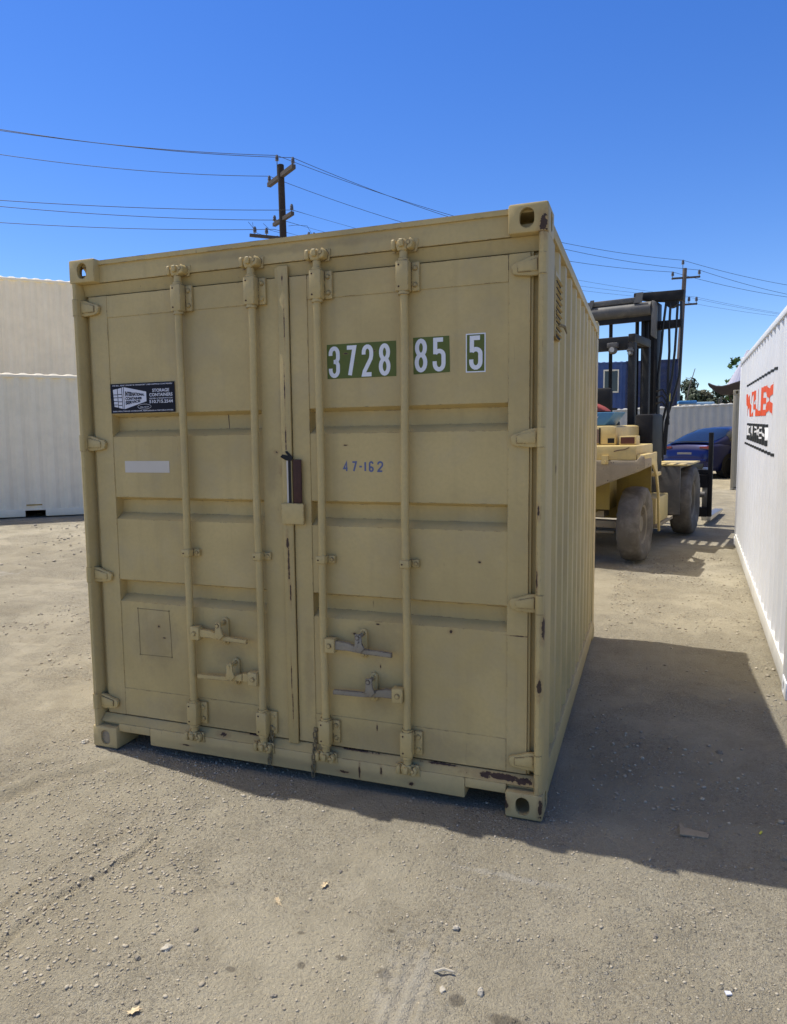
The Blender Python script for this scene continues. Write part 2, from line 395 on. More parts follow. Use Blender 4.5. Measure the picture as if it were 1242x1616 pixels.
# ---------------------------------------------------------------- mesh helpers
class MB:
    def __init__(self):
        self.bm = bmesh.new()
    def v(self, p):
        return self.bm.verts.new(p)
    def face(self, pts):
        return self.bm.faces.new([self.bm.verts.new(p) for p in pts])
    def box(self, x0, x1, y0, y1, z0, z1, bev=0):
        bm = bmesh.new() if bev else self.bm
        vs = [bm.verts.new((x, y, z)) for x in (x0, x1) for y in (y0, y1) for z in (z0, z1)]
        for f in ((0, 1, 3, 2), (4, 6, 7, 5), (0, 4, 5, 1), (2, 3, 7, 6), (0, 2, 6, 4), (1, 5, 7, 3)):
            bm.faces.new([vs[i] for i in f])
        if bev:
            bmesh.ops.bevel(bm, geom=list(bm.edges), offset=bev, segments=2, affect='EDGES', profile=.5)
            self.absorb(bm)
        return self
    def absorb(self, bm, mat=None):
        me = bpy.data.meshes.new('tmp')
        bm.to_mesh(me); bm.free()
        if mat is not None:
            me.transform(mat)
        self.bm.from_mesh(me)
        bpy.data.meshes.remove(me)
    def prism(self, pts, axis, a, b, bev=0, segs=2):
        """2-D polygon extruded along axis from a to b. axis x: pts=(y,z); y: (x,z); z: (x,y)"""
        bm = bmesh.new()
        def P(p, t):
            return {'x': (t, p[0], p[1]), 'y': (p[0], t, p[1]), 'z': (p[0], p[1], t)}[axis]
        A = [bm.verts.new(P(p, a)) for p in pts]
        B = [bm.verts.new(P(p, b)) for p in pts]
        n = len(pts)
        bm.faces.new(A); bm.faces.new(B[::-1])
        for i in range(n):
            bm.faces.new((A[i], B[i], B[(i + 1) % n], A[(i + 1) % n]))
        bmesh.ops.recalc_face_normals(bm, faces=list(bm.faces))
        if bev:
            bmesh.ops.bevel(bm, geom=list(bm.edges), offset=bev, segments=segs, affect='EDGES', profile=.5)
        self.absorb(bm)
        return self
    def tube(self, pts, r, n=10, caps=True):
        pts = [Vector(p) for p in pts]
        rs = r if isinstance(r, (list, tuple)) else [r] * len(pts)
        rings = []
        prev = None
        for i, p in enumerate(pts):
            d = (pts[min(i + 1, len(pts) - 1)] - pts[max(i - 1, 0)]).normalized()
            if prev is None:
                ref = Vector((0, 0, 1)) if abs(d.z) < .9 else Vector((1, 0, 0))
                u = d.cross(ref).normalized()
            else:
                u = (prev - d * prev.dot(d)).normalized()
            prev = u
            w = d.cross(u)
            rings.append([self.bm.verts.new(p + (u * cos(2 * pi * k / n) + w * sin(2 * pi * k / n)) * rs[i]) for k in range(n)])
        for a, b in zip(rings, rings[1:]):
            for k in range(n):
                self.bm.faces.new((a[k], b[k], b[(k + 1) % n], a[(k + 1) % n]))
        if caps:
            self.bm.faces.new(rings[0]); self.bm.faces.new(rings[-1][::-1])
        return self
    def lathe(self, prof, n=40, axis='x', c=(0, 0, 0)):
        """prof: (axial, radius)"""
        rings = []
        for a, r in prof:
            ring = []
            for k in range(n):
                t = 2 * pi * k / n
                q = {'x': (a, r * cos(t), r * sin(t)), 'y': (r * cos(t), a, r * sin(t)), 'z': (r * cos(t), r * sin(t), a)}[axis]
                ring.append(self.bm.verts.new((q[0] + c[0], q[1] + c[1], q[2] + c[2])))
            rings.append(ring)
        for a, b in zip(rings, rings[1:]):
            for k in range(n):
                self.bm.faces.new((a[k], b[k], b[(k + 1) % n], a[(k + 1) % n]))
        return self
    def strip(self, rows):
        """grid surface from rows of points"""
        R = [[self.bm.verts.new(p) for p in row] for row in rows]
        for a, b in zip(R, R[1:]):
            for i in range(len(a) - 1):
                self.bm.faces.new((a[i], a[i + 1], b[i + 1], b[i]))
        return self
    def build(self, name, mat, parent=None, smooth=None, recalc=True, loc=None):
        bm = self.bm
        if recalc:
            bmesh.ops.recalc_face_normals(bm, faces=list(bm.faces))
        me = bpy.data.meshes.new(name)
        bm.to_mesh(me); bm.free()
        if smooth:
            me.polygons.foreach_set('use_smooth', [True] * len(me.polygons))
            me.set_sharp_from_angle(angle=radians(smooth))
        me.materials.append(mat)
        o = bpy.data.objects.new(name, me)
        COL.objects.link(o)
        if parent:
            o.parent = parent
        if loc:
            o.location = loc
        return o

def link_mesh(name, me, mat, parent=None):
    me.materials.clear(); me.materials.append(mat)
    o = bpy.data.objects.new(name, me)
    COL.objects.link(o)
    if parent: o.parent = parent
    return o

def thing(name, label, cat, M_=None, group=None):
    o = bpy.data.objects.new(name, None)
    o.empty_display_size = .3
    COL.objects.link(o)
    if M_ is not None: o.matrix_world = M_
    o['label'] = label; o['category'] = cat
    if group: o['group'] = group
    return o

def tag(o, label=None, cat=None, group=None, kind=None):
    if label: o['label'] = label
    if cat: o['category'] = cat
    if group: o['group'] = group
    if kind: o['kind'] = kind
    return o

def frame(origin, ydir, updir=(0, 0, 1)):
    y = Vector(ydir).normalized()
    x = y.cross(Vector(updir)).normalized()
    z = x.cross(y)
    return Matrix(((x.x, y.x, z.x, origin[0]), (x.y, y.y, z.y, origin[1]), (x.z, y.z, z.z, origin[2]), (0, 0, 0, 1)))

def oval(cx, cz, w, h, n=8):
    """stadium outline standing upright"""
    r = w / 2
    s = h / 2 - r
    pts = [(cx + r * cos(pi * k / n), cz + s + r * sin(pi * k / n)) for k in range(n + 1)]
    pts += [(cx - r * cos(pi * k / n), cz - s - r * sin(pi * k / n)) for k in range(n + 1)]
    return pts

def text_mesh(body, size, bold=0.0, align='CENTER', sx=1.0):
    cu = bpy.data.curves.new('lettering', 'FONT')
    cu.body = body; cu.size = size; cu.offset = bold
    cu.align_x = align; cu.align_y = 'CENTER'
    cu.resolution_u = 3
    o = bpy.data.objects.new('lettering', cu)
    COL.objects.link(o)
    dg = bpy.context.evaluated_depsgraph_get()
    me = bpy.data.meshes.new_from_object(o.evaluated_get(dg))
    bpy.data.objects.remove(o); bpy.data.curves.remove(cu)
    me.transform(Matrix.Diagonal((sx, 1, 1, 1)))
    return me

def fit_mesh(me, w, h=None):
    """scale to width w (and height h), centred"""
    xs = [v.co.x for v in me.vertices]; ys = [v.co.y for v in me.vertices]
    k = w / (max(xs) - min(xs)); kh = k if h is None else h / (max(ys) - min(ys))
    me.transform(Matrix.Translation((-(max(xs) + min(xs)) / 2, -(max(ys) + min(ys)) / 2, 0)))
    me.transform(Matrix.Diagonal((k, kh, 1, 1)))
    return me

def to_front(me, x, z, y):
    """lay a lettering mesh (xy plane) on a wall that faces -y"""
    me.transform(Matrix(((1, 0, 0, x), (0, 0, -1, y), (0, 1, 0, z), (0, 0, 0, 1))))
    return me

def join_meshes(ms):
    bm = bmesh.new()
    for me in ms:
        bm.from_mesh(me); bpy.data.meshes.remove(me)
    out = bpy.data.meshes.new('lettering'); bm.to_mesh(out); bm.free()
    return out

# hand drawn condensed digits: strokes in a unit box (0..1, 0..1), drawn as thick ribbons
def arc(cx, cy, rx, ry, a0, a1, n=9):
    return [(cx + rx * cos(radians(a0 + (a1 - a0) * k / n)), cy + ry * sin(radians(a0 + (a1 - a0) * k / n))) for k in range(n + 1)]
DIG = {
    '3': [[(0, .74), (0, .80)] + arc(.5, .80, .5, .20, 180, 0) + [(1, .68)] + arc(.55, .66, .45, .15, 0, -90) + [(.42, .51)],
          [(.42, .51), (.55, .51)] + arc(.55, .36, .45, .15, 90, 0) + [(1, .22)] + arc(.5, .20, .5, .20, 0, -180) + [(0, .27)]],
    '7': [[(0, 1), (1, 1), (.36, 0)]],
    '2': [[(0, .72), (0, .80)] + arc(.5, .80, .5, .20, 180, 0) + [(1, .68), (.92, .56), (.1, .12), (.0, 0), (1, 0)]],
    '8': [arc(.5, .76, .46, .24, -90, 270, 20), arc(.5, .26, .5, .26, 90, 450, 20)],
    '5': [[(.95, 1), (.06, 1), (.06, .52)], [(.06, .52), (.1, .56)] + arc(.5, .46, .5, .16, 140, 0) + [(1, .22)] + arc(.5, .20, .5, .20, 0, -180) + [(0, .28)]],
    '4': [[(.75, 0), (.75, 1), (0, .30), (1, .30)]],
    '1': [[(.5, 0), (.5, 1)]],
    '6': [[(.95, .80)] + arc(.5, .8, .45, .2, 0, 180) + [(0, .25)] + arc(.5, .22, .5, .22, 180, 540, 18)],
    '-': [[(0.05, .5), (.95, .5)]],
}
def ribbon(bm, pts, t, fx, ox, oz, y):
    P = []
    for p in pts:
        q = Vector((ox + p[0] * fx[0], oz + p[1] * fx[1]))
        if not P or (q - P[-1]).length > t * .06: P.append(q)
    L, R_ = [], []
    for i in range(len(P)):
        a = (P[i] - P[i - 1]).normalized() if i else None
        b = (P[i + 1] - P[i]).normalized() if i < len(P) - 1 else None
        a = a or b; b = b or a
        n1 = Vector((-a.y, a.x)); n2 = Vector((-b.y, b.x))
        n = (n1 + n2)
        n = n1 if n.length < 1e-6 else n.normalized()
        k = t / 2 / max(.45, n.dot(n1))
        L.append(P[i] + n * k); R_.append(P[i] - n * k)
    for i in range(len(P) - 1):
        q = [L[i], R_[i], R_[i + 1], L[i + 1]]
        bm.faces.new([bm.verts.new((c.x, y - i * .00002, c.y)) for c in q])
def digits(text, x, z, w, h, t, gap, y):
    """bottom-left at x,z ; w,h outer digit size"""
    bm = bmesh.new()
    for k, ch in enumerate(text):
        if ch == ' ': continue
        for j, st in enumerate(DIG[ch]):
            ribbon(bm, st, t, (w - t, h - t), x + k * (w + gap) + t / 2, z + t / 2, y - j * .0003 - k * .00001)
    me = bpy.data.meshes.new('lettering'); bm.to_mesh(me); bm.free()
    return me

# ---------------------------------------------------------------- ground sheet
def vnoise(x, y, seed):
    xi = np.floor(x).astype(int); yi = np.floor(y).astype(int)
    xf = x - xi; yf = y - yi
    u = xf * xf * (3 - 2 * xf); v = yf * yf * (3 - 2 * yf)
    def h(a, b):
        n = (a * 374761393 + b * 668265263 + seed * 1274126177) & 0x7fffffff
        n = ((n ^ (n >> 13)) * 1274126177) & 0x7fffffff
        return ((n ^ (n >> 16)) & 0xffff) / 65535.0
    return (h(xi, yi) * (1 - u) + h(xi + 1, yi) * u) * (1 - v) + (h(xi, yi + 1) * (1 - u) + h(xi + 1, yi + 1) * u) * v - .5

RUTS = [((-.36, -1.72), (-.30, -.62), .016, .011), ((-.52, -1.6), (-.46, -.5), .012, .007), ((-1.25, -.70), (-.95, -.12), .05, .022), ((-1.6, -1.1), (-.9, .35), .07, .012),
        ((.2, -1.4), (-.02, -.3), .08, .006), ((1.55, -1.3), (1.6, -.55), .05, .006), ((1.7, 2.08), (2.5, 2.02), .025, .010), ((1.9, 1.75), (2.4, 1.7), .03, .008),
        ((-7, 5.2), (-2, 5.9), .14, .035), ((-6.5, 3.6), (-1.6, 4.3), .11, .028), ((-5.5, 2.2), (-1.7, 2.5), .09, .022), ((-4.5, 1.3), (-1.6, 1.7), .07, .018), ((-3.5, .75), (-1.5, .95), .05, .014), ((-5, 2.9), (-1.6, 3.2), .06, .015)]
def ground_z(x, y):
    x = np.asarray(x, float); y = np.asarray(y, float)
    t = np.clip(y - 1.5, 0, None)
    base = np.where(t < 2, .028 * t * t / 4, .028 * (t - 1))
    base = np.minimum(base, .56) + .09 * np.clip((-x - 5) / 4, 0, 1)
    n = .030 * vnoise(x * .8, y * .8, 1) + .018 * vnoise(x * 2.3 + 5, y * 2.3, 2) + .010 * vnoise(x * 6.1, y * 6.1 + 3, 3) + .006 * vnoise(x * 15, y * 15, 4)
    fade = 1 / (1 + (np.abs(x) / 60) ** 2 + (np.abs(y) / 60) ** 2)
    z = n * fade
    for (a, b, w, d) in RUTS:
        ax, ay = a; bx, by = b
        L2 = (bx - ax) ** 2 + (by - ay) ** 2
        s = np.clip(((x - ax) * (bx - ax) + (y - ay) * (by - ay)) / L2, 0, 1)
        px = ax + s * (bx - ax) + .03 * np.sin(s * 9); py = ay + s * (by - ay)
        r = np.sqrt((x - px) ** 2 + (y - py) ** 2)
        z += -d * np.exp(-(r / w) ** 2) + d * .8 * np.exp(-((r - 1.9 * w) / w) ** 2)
    # tyre tread print in the foreground
    s = np.clip((y + 1.35) / .5, 0, 1)
    inside = np.exp(-((x - .985 + .02 * s) / .105) ** 4) * np.exp(-((y + 1.08) / .34) ** 4)
    z += inside * .010 * np.sign(np.sin((x + .02 * y) * 2 * pi / .050)) * np.abs(np.sin((x + .02 * y) * 2 * pi / .050)) ** .6 * (.6 + vnoise(x * 9, y * 9, 9))
    # keep the earth just below whatever stands on it
    dx = np.maximum(np.abs(x) - 1.2, 0); dy = np.maximum(np.abs(y - 1.56) - 1.55, 0)
    k = np.exp(-(dx * dx + dy * dy) / .06)
    z = z * (1 - k) + np.minimum(z, -.006) * k * .3 - .004 * k
    base = base * (1 - k)
    return base + z

def axis_pts(lo, hi, step, far, growth=1.13):
    a = list(np.arange(lo, hi + 1e-6, step))
    s = step; p = hi
    while p < far:
        s *= growth; p += s; a.append(p)
    s = step; p = lo; b = []
    while p > -far:
        s *= growth; p -= s; b.append(p)
    return np.array(b[::-1] + a)
gx = axis_pts(-2.2, 2.8, .0125, 1500, 1.10); gy = axis_pts(-1.85, 1.6, .0125, 1500, 1.05)
X, Y = np.meshgrid(gx, gy)
Z = ground_z(X, Y)
nv = X.size
me = bpy.data.meshes.new('ground')
ny, nx = X.shape
idx = np.arange(nv).reshape(ny, nx)
quads = np.stack([idx[:-1, :-1], idx[:-1, 1:], idx[1:, 1:], idx[1:, :-1]], -1).reshape(-1, 4)
me.vertices.add(nv)
me.vertices.foreach_set('co', np.stack([X, Y, Z], -1).ravel())
me.loops.add(quads.size)
me.loops.foreach_set('vertex_index', quads.ravel())
me.polygons.add(len(quads))
me.polygons.foreach_set('loop_start', np.arange(0, quads.size, 4))
me.polygons.foreach_set('use_smooth', np.ones(len(quads), bool))
me.update(calc_edges=True)
me.materials.append(M['dirt'])
go = bpy.data.objects.new('ground', me)
COL.objects.link(go)
tag(go, 'pale compacted dirt and gravel yard ground', 'ground', kind='structure')

def gz(x, y):
    return float(ground_z(x, y))

# gravel: one object of stuff
def gravel():
    rs = np.random.RandomState(11)
    phi = (1 + 5 ** .5) / 2
    ico = np.array([(-1, phi, 0), (1, phi, 0), (-1, -phi, 0), (1, -phi, 0), (0, -1, phi), (0, 1, phi), (0, -1, -phi), (0, 1, -phi), (phi, 0, -1), (phi, 0, 1), (-phi, 0, -1), (-phi, 0, 1)], float)
    ico /= np.linalg.norm(ico[0])
    F = np.array([(0, 11, 5), (0, 5, 1), (0, 1, 7), (0, 7, 10), (0, 10, 11), (1, 5, 9), (5, 11, 4), (11, 10, 2), (10, 7, 6), (7, 1, 8), (3, 9, 4), (3, 4, 2), (3, 2, 6), (3, 6, 8), (3, 8, 9), (4, 9, 5), (2, 4, 11), (6, 2, 10), (8, 6, 7), (9, 8, 1)])
    pts = []
    def scatter(n, x0, x1, y0, y1, smin, smax, clump=True):
        x = rs.uniform(x0, x1, n * 3); y = rs.uniform(y0, y1, n * 3)
        dens = .34 + 1.5 * vnoise(x * 1.6, y * 1.6, 21) + .9 * vnoise(x * 5, y * 5, 22)
        dens += .75 * np.exp(-((x + .35 + .05 * y) / .22) ** 2) + .5 * np.exp(-(((x + 1.0) - .4 * y) / .5) ** 2)
        keep = rs.uniform(0, 1.2, n * 3) < dens
        x, y = x[keep][:n], y[keep][:n]
        s = smin * (smax / smin) ** (rs.uniform(0, 1, len(x)) ** 2.2)
        pts.append(np.stack([x, y, s], -1))
    scatter(13000, -2.2, 2.6, -1.8, .4, .0015, .0062)
    scatter(7000, -1.6, .1, -1.8, .2, .0018, .0085)
    scatter(220, -2.0, 2.6, -1.75, .3, .005, .011)
    scatter(2500, -5, -1.25, 0, 6, .005, .016)
    scatter(2500, 1.3, 2.8, .3, 7, .004, .014)
    scatter(900, -12, -1.5, 3, 11, .012, .03)
    P = np.concatenate(pts)
    ins = (np.abs(P[:, 0]) < 1.2) & (P[:, 1] > .1) & (P[:, 1] < 3.1)
    P = P[~ins]
    n = len(P)
    ang = rs.uniform(0, 2 * pi, n)
    sc = rs.uniform(.6, 1.3, (n, 3)); sc[:, 2] *= .62
    V = ico[None] * (1 + rs.uniform(-.22, .22, (n, 12, 1)))
    V = V * sc[:, None] * P[:, 2, None, None]
    c, s_ = np.cos(ang)[:, None], np.sin(ang)[:, None]
    vx = V[..., 0] * c - V[..., 1] * s_; vy = V[..., 0] * s_ + V[..., 1] * c
    z0 = ground_z(P[:, 0], P[:, 1]) + P[:, 2] * .25
    co = np.stack([vx + P[:, 0, None], vy + P[:, 1, None], V[..., 2] + z0[:, None]], -1).reshape(-1, 3)
    tri = (F[None] + (np.arange(n) * 12)[:, None, None]).reshape(-1, 3)
    me = bpy.data.meshes.new('gravel')
    me.vertices.add(len(co)); me.vertices.foreach_set('co', co.ravel())
    me.loops.add(tri.size); me.loops.foreach_set('vertex_index', tri.ravel())
    me.polygons.add(len(tri)); me.polygons.foreach_set('loop_start', np.arange(0, tri.size, 3))
    me.update(calc_edges=True)
    me.materials.append(M['stone'])
    o = bpy.data.objects.new('gravel', me); COL.objects.link(o)
    tag(o, 'loose gravel and grit scattered over the dirt yard', 'gravel', kind='stuff')
gravel()

# ---------------------------------------------------------------- corrugated sheets and containers
PITCH = .278
def corr_profile(L, x_out, x_in, start=.0, pitch=PITCH):
    """points (along, x) of a trapezoid corrugation of length L"""
    n = max(1, int(round(L / pitch))); p = L / n
    a, b = .26 * p, .24 * p
    pts = [(0, x_out)]
    for k in range(n):
        o = k * p
        pts += [(o + a / 2, x_out), (o + a / 2 + b, x_in), (o + a / 2 + b + (p - a - 2 * b), x_in), (o + p - a / 2, x_out)]
    pts.append((L, x_out))
    return pts

def casting_mesh(sx, sy, sz, W2, L, H):
    """hollow ISO corner casting with oval apertures on end, side and top/bottom faces"""
    def solid():
        m = MB(); m.box(0, .162, 0, .178, 0, .118, bev=.010); return m
    base = solid().build('corner_casting', M['tan'])
    c = MB()
    c.box(.022, .140, .022, .156, .020, .100)
    cav = c.build('cut', M['tan'])
    c = MB(); c.prism(oval(.086, .059, .060, .080), 'y', -.05, .06); e1 = c.build('cut', M['tan'])
    c = MB(); c.prism(oval(.095, .059, .050, .078), 'x', -.05, .06); e2 = c.build('cut', M['tan'])
    cs = [cav, e1, e2]
    for k in cs:
        md = base.modifiers.new('b', 'BOOLEAN'); md.object = k; md.operation = 'DIFFERENCE'; md.solver = 'EXACT'
    dg = bpy.context.evaluated_depsgraph_get()
    me = bpy.data.meshes.new_from_object(base.evaluated_get(dg))
    for o in cs + [base]:
        d = o.data; bpy.data.objects.remove(o); bpy.data.meshes.remove(d)
    return me

CAST = None
def castings(parent, mat, W2, L, H):
    global CAST
    if CAST is None:
        CAST = casting_mesh(1, 1, 1, 0, 0, 0)
        CAST.polygons.foreach_set('use_smooth', [True] * len(CAST.polygons))
        CAST.set_sharp_from_angle(angle=radians(40))
    for sx in (0, 1):
        for sy in (0, 1):
            for sz in (0, 1):
                me = CAST.copy()
                T = Matrix.Translation((W2 if sx else -W2, L if sy else 0, H if sz else 0)) @ Matrix.Diagonal((-1 if sx else 1, -1 if sy else 1, -1 if sz else 1, 1))
                me.transform(T)
                if (sx + sy + sz) % 2: me.flip_normals()
                link_mesh('corner_casting', me, mat, parent)

def side_wall(parent, mat, x, L, z0, z1, y0=.2, name='side_wall'):
    s = 1 if x > 0 else -1
    prof = corr_profile(L - 2 * y0, abs(x) - .012, abs(x) - .048)
    m = MB()
    rows = [[(s * px, y0 + a, z) for a, px in prof] for z in (z0, z1)]
    m.strip(rows)
    return m.build(name, mat, parent)

def roof_sheet(parent, mat, W2, L, H):
    prof = corr_profile(L - .36, H + .004, H - .020)
    m = MB()
    rows = []
    for x, k in ((-W2 + .012, 0), (-W2 + .045, 1), (W2 - .045, 1), (W2 - .012, 0)):
        rows.append([(x, .18 + a, z if k else H - .034) for a, z in prof])
    m.strip(rows)
    m.box(-W2 + .05, W2 - .05, .03, .18, H - .03, H - .008)
    m.box(-W2 + .05, W2 - .05, L - .18, L - .03, H - .03, H - .008)
    return m.build('roof', mat, parent)

def end_wall(parent, mat, W2, y, H, out):
    prof = corr_profile(2 * W2 - .16, y, y - out * .045, pitch=.25)
    m = MB()
    m.strip([[(-W2 + .08 + a, yy, z) for a, yy in prof] for z in (.14, H - .10)])
    return m.build('end_wall', mat, parent)

def box_rails(parent, mat, W2, L, H, pockets=(), rz=.030, rmat=None):
    for s in (-1, 1):
        a, b = sorted((s * (W2 - .062), s * (W2 - .003)))
        m = MB(); m.box(a, b, .176, L - .176, H - .090, H - .036, bev=.006); m.build('top_rail', mat, parent, 30)
        m = MB()
        a, b = sorted((s * (W2 - .055), s * (W2 - .004)))
        cuts = sorted(pockets)
        segs = []; y = .176
        for (p, w) in cuts:
            segs.append((y, p - w / 2)); y = p + w / 2
            m.box(a, b, p - w / 2, p + w / 2, .155, .172)
        segs.append((y, L - .176))
        for (p, q) in segs:
            m.box(a, b, p, q, rz, .172, bev=.004)
        m.build('bottom_rail', rmat or mat, parent, 30)

def posts(parent, mat, W2, L, H, back=(True, True)):
    for s in (-1, 1):
        for e, yy in ((0, 0), (1, L)):
            a, b = sorted((s * (W2 - .085), s * (W2 - .005)))
            y0, y1 = (.004, .20) if e == 0 else (L - .20, L - .004)
            m = MB(); m.box(a, b, y0, y1, .116, H - .116, bev=.012)
            m.build('corner_post', mat, parent, 30)

def simple_doors(parent, mat, W2, H, gear=None):
    """door end on the y=0 side: two leaves, four lock bars"""
    gear = gear or mat
    for s in (-1, 1):
        a, b = sorted((s * .012, s * (W2 - .09)))
        m = MB(); m.box(a, b, .045, .075, .16, H - .13, bev=.004)
        for z in (.5, 1.0, 1.5, 2.0):
            m.box(a + .12, b - .12, .036, .046, z, z + .28, bev=.004)
        d = m.build('door', mat, parent, 30)
        for x in (s * .2, s * .72):
            m = MB(); m.tube([(x, .018, .10), (x, .018, H - .08)], .017)
            for z in (.25, 1.1, H - .3):
                m.box(x - .03, x + .05, .012, .046, z, z + .05)
            m.tube([(x, .01, .95), (x - s * .3, .01, .93)], .012)
            m.build('lock_bar', gear, d, 30)
    m = MB(); m.box(-W2 + .16, W2 - .16, .02, .10, H - .12, H - .006, bev=.005); m.build('header', mat, parent, 30)
    m = MB(); m.box(-W2 + .16, W2 - .16, .02, .10, .03, .15, bev=.005); m.build('sill', mat, parent, 30)

def container(label, M_, L, H, mat, group=None, doors=True, pockets=(), W2=1.219, rz=.030, rmat=None):
    t = thing('shipping_container', label, 'shipping container', M_, group)
    side_wall(t, mat, W2, L, .165, H - .08)
    side_wall(t, mat, -W2, L, .165, H - .08)
    roof_sheet(t, mat, W2, L, H)
    if doors: simple_doors(t, mat, W2, H)
    else: end_wall(t, mat, W2, .03, H, -1)
    end_wall(t, mat, W2, L - .03, H, 1)
    m = MB()
    if not doors: m.box(-W2 + .16, W2 - .16, .01, .10, H - .11, H - .006)
    m.box(-W2 + .16, W2 - .16, L - .10, L - .01, H - .11, H - .006); m.build('header', mat, t)
    m = MB()
    if not doors: m.box(-W2 + .16, W2 - .16, .01, .10, .03, .15)
    m.box(-W2 + .16, W2 - .16, L - .10, L - .01, .03, .15); m.build('sill', mat, t)
    m = MB(); m.box(-W2 + .05, W2 - .05, .1, L - .1, .145, .163); m.build('floor', M['black'], t)
    box_rails(t, mat, W2, L, H, pockets, rz, rmat)
    posts(t, mat, W2, L, H)
    castings(t, mat, W2, L, H)
    return t

# ---------------------------------------------------------------- the tan container in front
def tan_container():
    W2, L, H = 1.219, 3.12, 2.591
    T, G = M['tan'], M['tan_gear']
    t = thing('shipping_container', 'short tan storage container with closed double doors and a green number decal, standing in front', 'shipping container')
    side_wall(t, T, W2, L, .165, H - .08, .225)
    side_wall(t, T, -W2, L, .165, H - .08, .225)
    roof_sheet(t, T, W2, L, H)
    end_wall(t, T, W2, L - .03, H, 1)
    m = MB(); m.box(-W2 + .05, W2 - .05, .1, L - .1, .145, .163); m.build('floor', M['black'], t)
    box_rails(t, T, W2, L, H)
    castings(t, T, W2, L, H)
    m = MB(); m.prism(oval(-1.134, .059, .064, .084), 'y', .010, .03, bev=.003); m.build('hole_plug', M['counter'], t, 40)
    # posts: front ones are folded, narrow at the front face
    for s in (-1, 1):
        bm_ = MB()
        prof = [(s * 1.180, .012), (s * 1.186, .004), (s * 1.200, .002), (s * 1.212, .012), (s * 1.2165, .03), (s * 1.2165, .226), (s * 1.16, .226), (s * 1.16, .095), (s * 1.180, .095)]
        m = MB(); m.prism(prof, 'z', .117, H - .117); m.build('corner_post', T, t, 40)
        a, b = sorted((s * (W2 - .085), s * (W2 - .005)))
        m = MB(); m.box(a, b, L - .20, L - .004, .116, H - .116, bev=.012); m.build('corner_post', T, t, 30)
    # header with its drip lip, slightly dented top edge
    m = MB()
    nseg = 40
    rows_top = []
    for k in range(nseg + 1):
        x = -1.06 + 2.12 * k / nseg
        dz = .004 * mnoise.noise(Vector((x * 7, 0, 3))) + (-.010 * math.exp(-((x - .86) / .03) ** 2)) + .006 * math.exp(-((x - .80) / .03) ** 2)
        rows_top.append((x, H - .016 + dz))
    m.prism([(-1.06, 2.475)] + [(1.06, 2.475)] + rows_top[::-1], 'y', .040, .12)
    m.box(-1.176, -1.06, .046, .12, 2.475, 2.52)
    m.box(1.06, 1.176, .046, .12, 2.475, 2.52)
    m.build('header', T, t)
    m = MB(); m.prism([(.062, 2.415), (.048, 2.472), (.11, 2.474), (.11, 2.415)], 'x', -1.176, 1.176); m.build('header_gasket', M['gasket'], t)
    # sill with forklift pockets
    m = MB()
    m.box(-.85, .872, .018, .11, .045, .1395, bev=.005)
    m.box(-1.0565, -.851, .019, .11, .096, .139, bev=.003)
    m.box(.873, 1.0565, .019, .11, .096, .139, bev=.003)
    m.box(-1.176, -1.058, .045, .11, .119, .138)
    m.box(1.058, 1.176, .045, .11, .119, .138)
    m.build('sill', T, t, 30)
    for a in (-1.03, .87):
        m = MB(); m.box(a, a + .19, .111, .75, .097, .103); m.build('forklift_pocket', M['tan'], t)
    m = MB(); m.prism([(.022, .1405), (.055, .176), (.11, .176), (.11, .1405)], 'x', -1.176, 1.176); m.build('sill_gasket', M['gasket'], t)
    # doors
    def door(s):
        inner = (.12, 1.052) if s > 0 else (-1.030, -.135)
        outer = (.0295, 1.142) if s > 0 else (-1.142, -.0265)
        m = MB()
        prof = [(.053, .333)]
        for zc in (.872, 1.313, 1.745):
            prof += [(.053, zc - .060), (.104, zc - .026), (.104, zc + .042), (.053, zc + .058)]
        prof += [(.053, 2.298)]
        x0, x1 = inner
        m.strip([[(x, y, z) for y, z in prof] for x in (x0, x1)])
        d = m.build('door', T, t, recalc=False)
        m = MB()
        m.box(outer[0], x0, .0495, .110, .183, 2.409, bev=.0015)
        m.box(x1, outer[1], .0495, .110, .183, 2.409, bev=.0015)
        m.box(x0 + .001, x1 - .001, .0500, .085, .184, .3325, bev=.001)
        m.box(x0 + .001, x1 - .001, .0500, .085, 2.2985, 2.408, bev=.001)
        m.build('door_frame', T, d)
        e = outer[0] if s < 0 else outer[1]
        m = MB(); a, b = sorted((e + s * .0012, e + s * .011)); m.box(a, b, .058, .1, .183, 2.412)
        a, b = sorted((e + s * .0110, e + s * .0375)); m.box(a, b, .078, .1, .183, 2.412)
        m.build('door_gasket', M['gasket'], d)
        # hinges
        for z in ((2.352, 1.655, .953, .252)):
            m = MB()
            o = s * 1.183
            pts = [(o, z - .040), (o, z + .040), (o - s * .035, z + .036), (o - s * .085, z + .018), (o - s * .108, z + .014), (o - s * .118, z), (o - s * .110, z - .030), (o - s * .09, z - .036), (o - s * .035, z - .042)]
            m.prism(pts, 'y', .030, .048, bev=.003)
            m.prism([(o - s * .01, z - .024), (o - s * .01, z + .026), (o - s * .09, z + .008), (o - s * .09, z - .024)], 'y', .024, .031, bev=.002)
            m.build('hinge', G, d, 30)
            m = MB()
            m.tube([(s * 1.1965, .014, z - .042), (s * 1.1965, .014, z + .042)], .017, 12)
            m.build('hinge_knuckle', G, t, 40)
        return d
    dl, dr = door(-1), door(1)
    # centre seam cover
    m = MB()
    m.box(-.0255, .0285, .036, .049, .172, 2.458, bev=.003)
    m.prism([(-.0255, 2.30), (-.0255, 2.455), (-.040, 2.45), (-.040, 2.33)], 'y', .040, .0485)
    m.build('door_seam_cover', M['tan_cracked'], dr, 40)
    m = MB()
